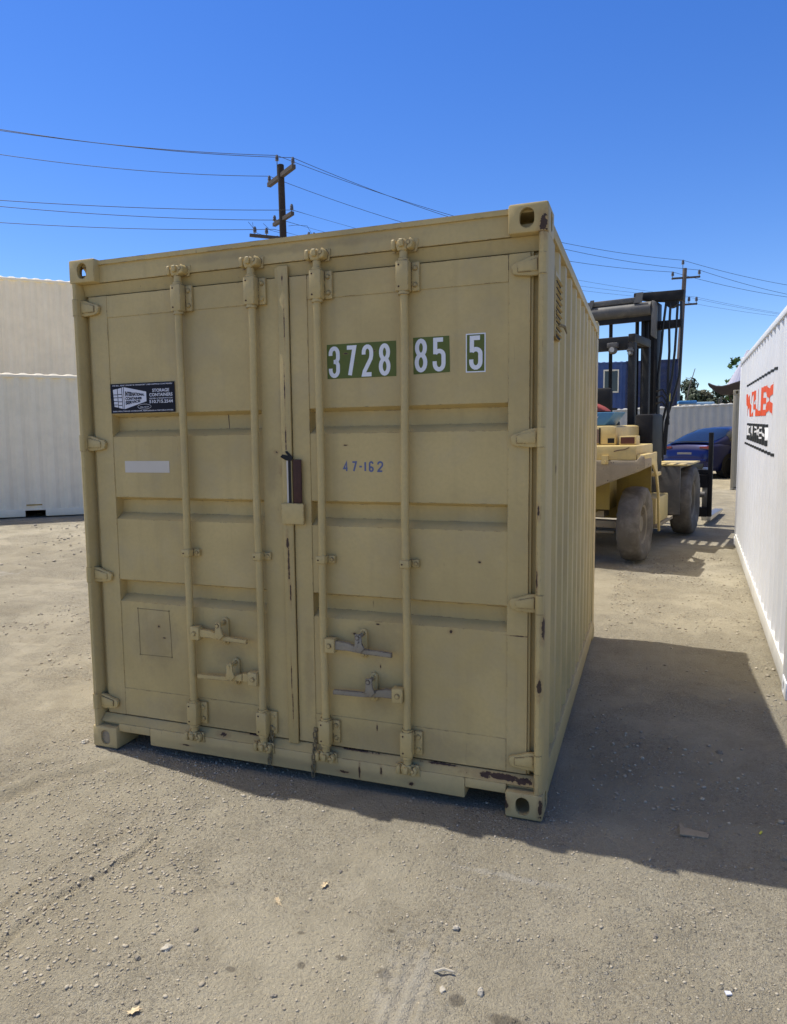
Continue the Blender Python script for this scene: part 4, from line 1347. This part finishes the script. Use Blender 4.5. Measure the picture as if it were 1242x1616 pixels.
    m.lathe([(3.22, .0), (3.22, .10), (3.38, .10), (3.38, .0)], 20, 'y', (.64, 0, 3.70))
    m.build('hose_arm', Bk, mast, 40)
    m = MB(); m.prism([(.40, 3.26), (.82, 3.28), (.82, 3.40), (.40, 3.40)], 'y', 3.22, 3.34, bev=.01); m.build('hose_arm', Bk, mast, 40)
    for k, (xa, xb, xc, xd) in enumerate(((.56, .52, .46, .45), (.63, .62, .62, .63), (.74, .73, .68, .55), (.79, .81, .79, .60))):
        m = MB()
        P_ = [(xa, 3.24, 3.68), ((xa + xb) / 2, 3.22, 3.45), (xb, 3.22, 3.25), ((xb + xc) / 2 + .01, 3.22, 2.9), (xc, 3.22, 2.5), ((xc + xd) / 2, 3.22, 2.1), (xd, 3.2, 1.75), (xd - .03 * (k % 2), 3.2, 1.2)]
        m.tube(P_, .020, 8); m.build('hose', M['hose'], mast, 50)
    m = MB()
    for k in range(3):
        m.tube([(.46, 3.1, 2.25 - .1 * k), (.56, 3.1, 2.28 - .1 * k), (.64, 3.12, 2.15 - .1 * k), (.66, 3.14, 1.9 - .1 * k)], .016, 6)
    m.tube([(.44, 3.1, 1.9), (.56, 3.1, 1.4), (.60, 3.12, .95), (.52, 3.12, .7)], .016, 6)
    m.tube([(.40, 2.9, 1.15), (.52, 2.9, 1.18), (.54, 2.92, 1.5), (.50, 2.95, 1.75)], .018, 6)
    m.build('hydraulic_hose', M['hose'], mast, 50)
    # carriage, backrest and forks
    cr = thing_child('carriage', t)
    m = MB()
    for s in (1, -1):
        a, b = sorted((s * 1.19, s * 1.26)); m.box(a, b, 3.76, 3.84, .12, 1.55, bev=.006)
    m.box(-1.19, 1.19, 3.76, 3.84, .84, .92)
    m.box(-1.19, 1.19, 3.72, 3.84, .12, .28); m.box(-1.19, 1.19, 3.72, 3.84, .62, .83)
    m.build('load_backrest', Bk, cr, 30)
    m = MB(); m.tube([(.95, 3.66, .50), (1.17, 3.66, .51)], .05, 12); m.build('shift_cylinder', Lg, cr, 40)
    for s in (1.17, -1.17):
        m = MB(); m.prism([(3.84, .04), (3.84, .95), (3.92, .95), (3.93, .12), (5.5, .07), (5.5, .035)], 'x', s - .075, s + .075, bev=.006); m.build('fork', M['chrome'], cr, 40)
    # top-level things lying on it
    def put(p): return Mf @ Vector(p)
    m = MB(); m.prism([(-.55, 0), (.26, 0), (.38, .16), (-.55, .17)], 'y', -.25, .3, bev=.01)
    b = m.build('plastic_crate', M['bluebox'], None, 40); Mb = Mf.copy(); Mb.translation = put((.27, .02, 1.724)); b.matrix_world = Mb
    tag(b, 'light blue plastic crate lying on the forklift hood', 'crate')
    m = MB()
    m.prism([(-.20, .03), (-.08, .03), (.02, .11), (-.10, .11)], 'y', -.262, -.258); m.prism([(.04, .03), (.12, .03), (.18, .11), (.06, .11)], 'y', -.262, -.258)
    m.build('white_stripe', M['sticker_white'], b)
    m = MB(); m.prism([(-.2, 0), (.2, 0), (.12, .06), (.02, .11), (-.1, .09), (-.18, .05)], 'y', -.15, .15, bev=.02)
    r = m.build('red_rag', M['rag'], None, 60); Mb = Mf.copy(); Mb.translation = put((.28, .15, 1.90)); r.matrix_world = Mb
    tag(r, 'crumpled red rag on the blue crate behind the forklift seat', 'rag')

def thing_child(name, parent):
    o = bpy.data.objects.new(name, None); o.empty_display_size = .2
    COL.objects.link(o); o.parent = parent
    return o
forklift()

# ---------------------------------------------------------------- blue car
def car():
    ps = radians(40)
    f = Vector((sin(ps), cos(ps), 0))
    x, y = 3.28, 21.48
    Mf = frame((x, y, gz(3.3, 21.0)), f)
    t = thing('parked_car', 'shiny dark blue hatchback car parked before the grey container, seen from behind', 'car', Mf)
    # local: y forward from rear axle, x right. stations (y, half width, sill, belt z, deck z)
    ST = [(-.92, .62, .42, .62, .70), (-.90, .74, .34, .74, .84), (-.84, .84, .28, .86, .99), (-.70, .91, .24, .95, 1.10), (-.40, .945, .22, .98, 1.10), (.0, .955, .21, .97, 1.08), (.6, .95, .20, .95, 1.0), (1.4, .94, .20, .93, 1.0), (2.2, .945, .21, .90, 1.0), (2.9, .945, .22, .86, .97), (3.4, .90, .24, .78, .88), (3.65, .80, .28, .68, .76), (3.75, .62, .36, .58, .62)]
    m = MB(); rows = []
    for (yy, w, zs, zb, zd) in ST:
        half = [(w * .90, zs), (w * .985, zs + .12), (w, (zs + zb) / 2), (w * .985, zb), (w * .93, zb + (zd - zb) * .55), (w * .78, zd - .02), (w * .4, zd), (0, zd + .01)]
        rows.append([(a, yy, z) for a, z in half] + [(-a, yy, z) for a, z in half[-2::-1]])
    m.strip(rows); m.face(rows[0]); m.face(rows[-1])
    body = m.build('body', M['carblue'], t, 50)
    # greenhouse
    def Gp(u, v, off=0):
        """u 0 rear .. 1 front, v -1..1 across"""
        y0, y1 = -.66, 2.75
        yy = y0 + (y1 - y0) * u
        top = float(np.interp(u, [0, .08, .2, .33, .5, .62, .75, .88, 1], [1.09, 1.23, 1.42, 1.57, 1.62, 1.61, 1.50, 1.28, 1.0]))
        base = float(np.interp(u, [0, .2, .6, 1], [1.05, 1.02, .96, .93]))
        w = float(np.interp(u, [0, .15, .5, .85, 1], [.80, .90, .925, .90, .82]))
        a = abs(v)
        # narrow toward the roof
        ang = a * pi / 2
        xx = w * (sin(ang) ** .72) * (1 - .0 * a)
        zz = base + (top - base) * (max(0, cos(ang)) ** .55)
        n_ = Vector((sin(ang) * .6, 0, cos(ang))) * off
        return ((xx + n_.x) * (1 if v >= 0 else -1), yy - (off * .7 if u < .35 else (-off * .5 if u > .6 else 0)), zz + n_.z)
    U = [i / 24 for i in range(25)]; Vv = [-1 + i / 12 for i in range(25)]
    m = MB(); m.strip([[Gp(u, v) for v in Vv] for u in U]); m.build('roof', M['carblue'], t, 60)
    m = MB(); m.strip([[Gp(.03 + .27 * i / 8, -.62 + 1.24 * j / 12, .008) for j in range(13)] for i in range(9)]); m.build('rear_window', M['carglass'], t, 60)
    m = MB(); m.strip([[Gp(.64 + .30 * i / 8, -.62 + 1.24 * j / 12, .008) for j in range(13)] for i in range(9)]); m.build('windscreen', M['carglass'], t, 60)
    for s in (1, -1):
        for ua, ub in ((.20, .46), (.48, .76)):
            m = MB(); m.strip([[Gp(ua + (ub - ua) * i / 6, s * (.60 + .33 * j / 4), .008) for j in range(5)] for i in range(7)]); m.build('side_window', M['glass'], t, 60)
    m = MB(); m.prism([(-.72, 1.115), (.72, 1.115), (.66, 1.14), (-.66, 1.14)], 'y', -.79, -.62, bev=.008); m.build('spoiler', M['blackpaint'], t, 40)
    for s in (1, -1):
        m = MB(); m.prism([(s * .50, .94), (s * .86, .90), (s * .83, 1.0), (s * .52, .985)], 'y', -.875, -.74); m.build('tail_light', flat('red_tail_lens', (.16, .015, .02), .2), t)
        m = MB(); m.prism([(s * .50, .930), (s * .86, .890), (s * .86, .896), (s * .50, .937)], 'y', -.88, -.76); m.build('chrome_strip', M['fk_lightgrey'], t)
    m = MB(); m.box(-.26, .26, -.915, -.88, .68, .80, bev=.004); m.build('number_plate', M['fk_lightgrey'], t)
    m = MB(); m.prism([(-.66, .26), (.66, .26), (.70, .46), (-.70, .46)], 'y', -.935, -.80, bev=.01); m.build('bumper_insert', M['blackpaint'], t, 40)
    m = MB(); m.prism([(-.80, .505), (.80, .505), (.78, .60), (-.78, .60)], 'y', -.945, -.84, bev=.015); m.build('bumper', M['carblue'], t, 40)
    for s in (1, -1):
        for yy in (0, 2.89):
            m = MB(); q = s
            m.lathe([(q * .66, .21), (q * .68, .33), (q * .75, .352), (q * .88, .352), (q * .945, .335), (q * .96, .27), (q * .945, .235)], 36, 'x', (0, yy, .352))
            w = m.build('wheel', M['hose'], t, 40)
            m = MB(); m.lathe([(q * .945, .235), (q * .90, .22), (q * .89, .06), (q * .93, .05), (q * .93, 0)], 24, 'x', (0, yy, .352))
            for k in range(10):
                a = 2 * pi * k / 10
                m.tube([(q * .93, yy + .05 * cos(a), .352 + .05 * sin(a)), (q * .94, yy + .225 * cos(a), .352 + .225 * sin(a))], .014, 5)
            m.build('rim', M['fk_grey'], w, 40)
            m = MB(); m.lathe([(q * .953, .40), (q * .9535, .001)], 32, 'x', (0, yy, .365)); m.build('wheel_arch', M['black'], t)
def car_glass():
    m, nt, b = new_mat('tinted_car_glass')
    b.inputs['Base Color'].default_value = (.012, .018, .035, 1)
    b.inputs['Roughness'].default_value = .06
    b.inputs['Coat Weight'].default_value = .0
    return m
M['carglass'] = car_glass()
car()

# ---------------------------------------------------------------- utility poles and power lines
LINE = (Vector((3.48, 43.73, 12.0)) - Vector((-15.0, 27.6, 14.6)))
def insulator(m, p, h=.36, r=.09):
    x, y, z = p
    m.lathe([(z - .12, .016), (z + h * .3, .02), (z + h * .3, r), (z + h * .5, r * .7), (z + h * .5, r), (z + h * .7, r * .7), (z + h * .72, r * .9), (z + h, r * .5), (z + h, .001)], 10, 'z', (x, y, 0))
def pole(label, base, top, r0, r1, mat, arms, pins):
    t = thing('utility_pole', label, 'utility pole', Matrix.Translation(base))
    b = Vector(base)
    m = MB()
    n = 10
    m.tube([(Vector((0, 0, -.2)).lerp(Vector(top) - b, k / n)) for k in range(n + 1)], [r0 + (r1 - r0) * k / n for k in range(n + 1)], 14)
    m.build('pole', mat, t, 50)
    for (a, c, th) in arms:
        a, c = Vector(a) - b, Vector(c) - b
        d = (c - a).normalized()
        m = MB(); bm = bmesh.new()
        m.box(0, th, -.5, .5, 0, th)
        for v in m.bm.verts: v.co = Vector((v.co.x - th / 2, v.co.y, v.co.z - th / 2))
        L = (c - a).length
        Mx = frame((a + c) / 2, d) @ Matrix.Diagonal((1, L, 1, 1))
        m.bm.transform(Mx)
        m.build('crossarm', M['armwood'], t)
    for p in pins:
        m = MB(); insulator(m, Vector(p) - b)
        if p is pins[0]: m.tube([Vector(p) - b - Vector((0, 0, .6)), Vector(p) - b], .02, 6)
        m.build('insulator', M['insul'], t, 40)
    return t
# directions: the line runs L, arms stand across it
P1 = Vector((-14.98, 27.58, 0)); P2 = Vector((3.33, 43.35, 0))
Ld = Vector((P2.x - P1.x, P2.y - P1.y, 0)).normalized()
Ad = Vector((.81, -.589, 0))
def wire(pts_sag, label, r=.017, r2=None):
    m = MB()
    P_ = []
    for (a, b, sag) in pts_sag:
        a, b = Vector(a), Vector(b)
        for k in range(25):
            s = k / 24
            p = a.lerp(b, s); p.z -= 4 * sag * s * (1 - s)
            if not P_ or (P_[-1] - p).length > 1e-4: P_.append(p)
    n_ = len(P_)
    m.tube(P_, [r if k < n_ / 3 else (r2 or r) for k in range(n_)], 5)
    o = m.build('power_line', M['wire'], None, 60)
    tag(o, label, 'power line')
    return o
A1a = P1 + Ad * 1.38 + Vector((0, 0, 14.35)); A1b = P1 - Ad * 1.38 + Vector((0, 0, 14.35))
lp = Vector((.707, .707, 0))
A2a = P1 + Ad * 1.15 + Vector((0, 0, 12.35)); A2b = P1 - Ad * .9 + Vector((0, 0, 12.35))
A3a = P1 - Ld * 1.55 + Vector((0, 0, 11.5)); A3b = P1 + Ld * 1.75 + Vector((0, 0, 11.5))
pins1 = [P1 + Vector((-.16, -.05, 14.95)), A1a - Ad * .08 + Vector((0, 0, .06)), A1b + Ad * .08 + Vector((0, 0, .06)), A2a - Ad * .08 + Vector((0, 0, .06)), A2b + Ad * .08 + Vector((0, 0, .06)),
         A3a + Ld * .25 + Vector((0, 0, .05)), A3a + Ld * .8 + Vector((0, 0, .05)), A3b - Ld * .2 + Vector((0, 0, .05)), A3b - Ld * .45 + Vector((0, 0, .05))]
pole('tall dark wooden utility pole with slanting crossarms behind the tan container', (P1.x + .25, P1.y - .1, .5), (P1.x, P1.y, 14.85), .22, .155, M['wood'],
     [(A1a, A1b, .19), (A2a, A2b, .16), (A3a, A3b, .13)], pins1)
B1a = P2 + Ad * 1.05 + Vector((.1, 0, 11.45)); B1b = P2 - Ad * 1.05 + Vector((.1, 0, 11.45))
Rv = Vector((.94, .34, 0))
B1a = P2 + Rv * .95 + Vector((.12, .3, 11.55)); B1b = P2 - Rv * .75 + Vector((.12, .3, 11.10))
B2a = P2 + Rv * .95 + Vector((.0, .2, 9.95)); B2b = P2 - Rv * .75 + Vector((.0, .2, 9.62))
B1b.z = B1a.z - .1; B2b.z = B2a.z - .1
top2 = P2 + Vector((.15, .35, 12.05))
pins2 = [top2 + Vector((-.12, 0, .15)), B1a - Rv * .05 + Vector((0, 0, .05)), B1b + Rv * .05 + Vector((0, 0, .05)), B2a - Rv * .05 + Vector((0, 0, .05)), B2a - Rv * .50 + Vector((0, 0, .05)), B2b + Rv * .05 + Vector((0, 0, .05))]
pole('greyish leaning utility pole with two short crossarms beside the navy container', (3.08, 42.85, .5), tuple(top2), .19, .12, M['wood2'], [(B1a, B1b, .10), (B2a, B2b, .10)], pins2)
up_ = Vector((0, 0, .34))
nx_ = Vector((P2.x - P1.x, P2.y - P1.y, -1.9))
def span(a, b, lab, extra_l=None, sag=.9):
    a = Vector(a) + up_; b = Vector(b) + up_
    lft = a - (b - a) * 1.0
    lft.z = a.z + (.5 if extra_l is None else extra_l)
    rgt = b + (b - a); rgt.z = b.z - .3
    wire([(lft, a, sag), (a, b, sag), (b, rgt, sag)], lab, .014, .007 if sag < .7 else .012)
span(pins1[0], pins2[0], 'power line at the very top, running over the pole tip insulators', sag=.8)
span(pins1[1], pins2[1], 'power line tied to the near end of the upper crossarm, just under the topmost line')
span(pins1[2], pins2[2], 'power line tied to the far low end of the upper crossarm, third from top', 1.1)
span(A2a - up_ * .6, pins2[3], 'power line at the lower crossarm, upper of the three low lines at left', -1.1, .5)
span(P1 + Vector((0, 0, 12.0)), pins2[4], 'power line dead-ended beside the pole, middle of the three low lines at left', -.1, .6)
span(A2b - up_ * 1.6, pins2[5], 'lowest power line at left, tied under the lower crossarm', -.6, .5)
# short jumper wires near the lower arms belong to the pole picture: loose loops
def jumper():
    m = MB()
    c = P1 + Vector((0, 0, 12.1))
    for (a, b, d_) in ((-1.6, -.2, .6), (-1.4, -1.2, .7), (.3, 1.6, -.1), (-.9, .2, .35)):
        p = c + Ld * a; q = c + Ld * b
        m.tube([p, p.lerp(q, .3) - Vector((0, 0, d_ * .8)), p.lerp(q, .7) - Vector((0, 0, d_)), q - Vector((0, 0, .5))], .009, 4)
    o = m.build('jumper_wire', M['wire'], None, 60)
    tag(o, 'thin looping jumper wires around the lower crossarms of the dark pole', 'wires')
jumper()

# ---------------------------------------------------------------- trees
def tree(label, base, h, w, leaf, n, seed, trunk_h=.3, leafsize=.35, group=None):
    g = random.Random(seed)
    t = thing('tree', label, 'tree', Matrix.Translation(base), group)
    m = MB()
    m.tube([(0, 0, -.3), (.05 * w, 0, h * .3), (0, .03 * w, h * .62)], [h * .03, h * .022, h * .012], 8)
    cl = []
    for k in range(9):
        a = g.uniform(0, 2 * pi); z0 = h * g.uniform(.25, .55)
        e = (cos(a) * w * g.uniform(.22, .42), sin(a) * w * g.uniform(.22, .42), z0 + h * g.uniform(.12, .35))
        m.tube([(0, 0, z0), (e[0] * .5, e[1] * .5, (z0 + e[2]) / 2 + .02 * h), e], [h * .012, h * .009, h * .004], 5)
    m.build('trunk', M['bark'], t, 50)
    m = MB()
    blobs = []
    for k in range(26):
        a = g.uniform(0, 2 * pi); rr = g.uniform(0, 1) ** .5; zz = g.uniform(trunk_h, .97)
        env = math.sin(pi * min(1, (zz - trunk_h + .12) / (1.12 - trunk_h))) ** .6
        blobs.append((Vector((cos(a) * rr * w * .46 * env, sin(a) * rr * w * .46 * env, h * zz)), g.uniform(.10, .2) * w))
    for k in range(n):
        c, r = blobs[g.randrange(len(blobs))]
        d = Vector((g.gauss(0, 1), g.gauss(0, 1), g.gauss(0, .8))).normalized()
        p = c + d * r * g.uniform(.55, 1.08)
        s = leafsize * g.uniform(.5, 1.2)
        nrm = (d + Vector((g.uniform(-.7, .7), g.uniform(-.7, .7), g.uniform(-.3, .9)))).normalized()
        u = nrm.orthogonal().normalized(); v_ = nrm.cross(u)
        th = g.uniform(0, 2 * pi)
        u, v_ = u * cos(th) + v_ * sin(th), v_ * cos(th) - u * sin(th)
        m.face([p - u * s, p - v_ * s * .5, p + u * s, p + v_ * s * .5])
    m.build('crown', leaf, t, recalc=False)
    return t
gt = .56
TG = 'trees far behind the containers'
tree('dark round-topped tree far behind, just right of the leaning utility pole', (7.5, 123, gt), 10.9, 7.5, M['leaf_dark'], 9000, 1, .05, .40, TG)
tree('olive brown tree far behind, in the gap right of the dark round-topped tree', (10.0, 126, gt), 9.6, 7.5, M['leaf_olive'], 8000, 2, .05, .36, TG)
tree('small pointed dark tree far behind, left of the tent', (11.9, 124, gt), 10.1, 4.2, M['leaf_dark'], 4500, 3, .05, .25, TG)
tree('broad dark olive tree far behind, below the dark canopy edge', (13.4, 126, gt), 10.0, 9.0, M['leaf_dark'], 9500, 4, .05, .30, TG)
tree('low olive tree far behind, hidden mostly by the leaning pole', (4.6, 128, gt), 9.6, 7.0, M['leaf_olive'], 6000, 5, .05, .30, TG)
tree('young bright green tree leaning up beside the pleated white tent', (5.60, 35.4, gt), 5.3, 1.1, M['leaf_green'], 700, 8, .62, .11)

# ---------------------------------------------------------------- tent, leaning antenna, box trailers
def tent():
    t = thing('canopy_tent', 'white pleated tent roof with dark canopy edge beyond the dull tan container', 'tent', Matrix.Translation((5.80, 32.8, .56)))
    m = MB(); n = 72
    rows = []
    for (z, r, fl) in ((5.2, .06, 0), (4.5, .36, .03), (3.75, .74, .05), (3.3, 1.0, .07)):
        rows.append([((r + (fl if k % 2 else -fl)) * cos(2 * pi * k / n), (r + (fl if k % 2 else -fl)) * sin(2 * pi * k / n), z) for k in range(n + 1)])
    m.strip(rows); m.build('tent_roof', M['tent'], t, 20)
    m = MB()
    for a in range(4):
        pass
    rows = []
    for (z, r) in ((3.35, .80), (3.38, 1.1), (3.52, 1.4), (3.68, 1.62), (3.64, 1.63), (3.36, 1.25), (3.25, 1.05), (3.25, .7)):
        rows.append([(r * cos(2 * pi * k / 32) , r * sin(2 * pi * k / 32), z + (.12 * cos(4 * 2 * pi * k / 32) if r > 1.39 else 0)) for k in range(33)])
    m.strip(rows); m.build('canopy', M['tentdark'], t, 40)
    m = MB()
    for x, y in ((-1.1, -.6), (1.1, -.6), (1.1, .6), (-1.1, .6)): m.tube([(x, y, -.1), (x, y, 3.1)], .04, 8)
    m.build('tent_poles', M['fk_lightgrey'], t, 40)
tent()
m = MB(); m.tube([(5.2, 95.2, .5), (6.5, 95.8, 8.7), (7.15, 96.3, 11.1)], [.09, .08, .05], 6)
tag(m.build('antenna_mast', M['fk_grey'], None, 50), 'thin slanted antenna mast rising above the far dark tree', 'antenna')

def trailer(label, p, d, L, H, W, mroof, group):
    t = thing('box_trailer', label, 'trailer', frame(p, d), group)
    m = MB(); m.box(-W / 2, W / 2, 0, L, .9, H - .18, bev=.03); m.build('cargo_box', M['cream'], t, 40)
    m = MB(); m.box(-W / 2 - .02, W / 2 + .02, -.02, L + .02, H - .178, H, bev=.05); m.build('roof', mroof, t, 40)
    m = MB(); m.box(-W / 2 + .2, W / 2 - .2, .3, L - .3, .6, .9); m.build('chassis', M['fk_black'], t)
    for s in (-1, 1):
        for y in (.9, 1.9, L - 1.0):
            m = MB(); a = s * (W / 2 - .05); m.lathe([(a - s * .28, .2), (a - s * .28, .46), (a - s * .02, .46), (a, .40), (a, .2), (a - s * .1, .001)], 24, 'x', (0, y, .46)); m.build('wheel', M['hose'], t, 40)
TG2 = 'box trailers behind the grey container'
trailer('box trailer with bright blue roof peeking over the grey container, next to the pole', (3.72, 40.9, .56), (-.1, 1, 0), 5.0, 3.45, .95, M['skyblue'], TG2)
trailer('wider box trailer with pale blue roof peeking over the grey container', (4.75, 43.3, .56), (-.05, 1, 0), 5.0, 3.48, 1.1, flat('pale_blue_roof', (.42, .60, .72), .5), TG2)

# ---------------------------------------------------------------- small things on the ground
def rock(x, y, s, label, seed, mat, flatk=.6, group='loose stones near the camera'):
    g = random.Random(seed)
    bm = bmesh.new()
    bmesh.ops.create_icosphere(bm, subdivisions=3, radius=1)
    for v in bm.verts:
        k = 1 + .55 * mnoise.noise(v.co * 1.3 + Vector((seed, 0, 0))) + .22 * mnoise.noise(v.co * 4 + Vector((0, seed, 0)))
        v.co = Vector((v.co.x * k * s, v.co.y * k * s * .72, v.co.z * k * s * flatk))
    m = MB(); m.bm.free(); m.bm = bm
    o = m.build('stone', mat, None, 35)
    o.location = (x, y, gz(x, y) + s * flatk * .45); o.rotation_euler = (0, 0, g.uniform(0, 6))
    tag(o, label, 'stone', group)
st_l = paint('pale_stone', (.48, .43, .34), .85, .2, .15, 0, bumpk=.4); st_d = paint('dark_stone', (.24, .21, .165), .85, .2, .15, 0, bumpk=.4)
rock(-1.30, .02, .020, 'whitish stone beside the left bottom corner of the tan container', 1, st_l)
rock(.19, -.81, .010, 'dark angular stone left of the pair of dry leaves', 2, st_d)
rock(.17, -1.16, .018, 'pale flat stone in the lower left foreground', 3, st_l, .4)
rock(.21, -1.06, .010, 'grey stone right above the pale flat stone', 4, st_d)
rock(1.04, -.77, .013, 'pale oblong stone at the end of the tyre print', 5, st_l)
rock(1.18, -1.01, .012, 'two-toned stone right of the tyre print', 6, st_l, .8)
rock(1.07, -1.04, .013, 'small pale stone on the right edge of the tyre print', 7, st_l, .5)
rock(1.67, -.59, .011, 'small black stone in the sunlit ground at right', 8, st_d)
rock(.12, -1.24, .011, 'stone in the small heap at the bottom of the frame', 9, st_d)
rock(.60, -1.22, .009, 'rounded brown stone at the bottom near the oil spots', 10, st_d)
rock(2.15, .05, .016, 'black stone in the shadow at the right edge', 11, st_d)
rock(2.0, .97, .018, 'stone in the shadow near the crack, right of the tan container', 12, st_d)
rock(.54, -.60, .009, 'dark pointed stone between the leaf and the shadow edge', 13, st_d)

lf = leaf_mat('dry_leaf', (.62, .47, .27), (.74, .60, .38))
def leaf(x, y, s, label, seed):
    g = random.Random(seed)
    m = MB()
    out = []
    n = 14
    for k in range(n):
        a = 2 * pi * k / n
        r = s * (.75 + (.35 if k % 2 else -.18) * g.uniform(.6, 1.2))
        out.append((r * cos(a) * 1.0, r * sin(a) * .62))
    top = [(px, py, .25 * s * sin(px / s * 2 + seed) + .15 * s * abs(py / s)) for px, py in out]
    c = m.bm.verts.new((0, 0, .05 * s)); vs = [m.bm.verts.new(p) for p in top]
    c2 = m.bm.verts.new((0, 0, .05 * s - .001)); vs2 = [m.bm.verts.new((p[0], p[1], p[2] - .001)) for p in top]
    for k in range(n):
        j = (k + 1) % n
        m.bm.faces.new((c, vs[k], vs[j])); m.bm.faces.new((c2, vs2[j], vs2[k])); m.bm.faces.new((vs[k], vs2[k], vs2[j], vs[j]))
    m.tube([(s * .9, 0, .1 * s), (s * 1.5, .1 * s, .15 * s)], .0012, 5)
    o = m.build('dry_leaf', lf, None)
    o.location = (x, y, gz(x, y) + .35 * s); o.rotation_euler = (g.uniform(-.3, .3), g.uniform(-.3, .3), g.uniform(0, 6))
    tag(o, label, 'leaf', 'dry leaves on the dirt')
leaf(.52, -.70, .020, 'curled tan dry leaf in the middle of the sunlit dirt, right of the other', 1)
leaf(.40, -.84, .018, 'tan dry leaf lower left of the curled leaf, mid foreground', 2)
leaf(.25, -1.41, .022, 'orange dry leaf at the very bottom of the picture', 3)
m = MB(); m.prism([(-.06, -.03), (.05, -.045), (.07, -.01), (-.02, .02), (-.03, .06)], 'z', 0, .006)
o = m.build('scrap_plate', M['counter'], None); o.location = (1.82, .13, gz(1.82, .13) + .006); o.rotation_euler = (.04, .05, .3)
tag(o, 'grey triangular scrap lying in the container shadow at right', 'scrap')
m = MB(); m.prism([(-.010, -.006), (.009, -.007), (.011, .004), (-.006, .008)], 'z', 0, .004)
o = m.build('paper_scrap', M['sticker_white'], None); o.location = (1.87, -.77, gz(1.87, -.77) + .002); o.rotation_euler = (.1, .1, .6)
tag(o, 'small white paper scrap in the sunlit lower right', 'litter')
m = MB(); m.prism([(-.012, -.004), (.012, -.004), (.012, .004), (-.012, .004)], 'z', 0, .004, bev=.001)
o = m.build('yellow_scrap', flat('yellow_scrap', (.65, .6, .06), .5), None); o.location = (2.09, .21, gz(2.09, .21) + .002); o.rotation_euler = (0, 0, 1.2)
tag(o, 'tiny yellow scrap in the shadow at the right edge', 'litter')
m = MB(); m.tube([(0, 0, 0), (.03, .005, .003), (.06, -.006, .001)], [.004, .005, .003], 6)
o = m.build('twig', st_l, None, 50); o.location = (1.03, -.99, gz(1.03, -.99) + .004); o.rotation_euler = (0, 0, .4)
tag(o, 'short pale twig lying across the tyre print', 'twig')
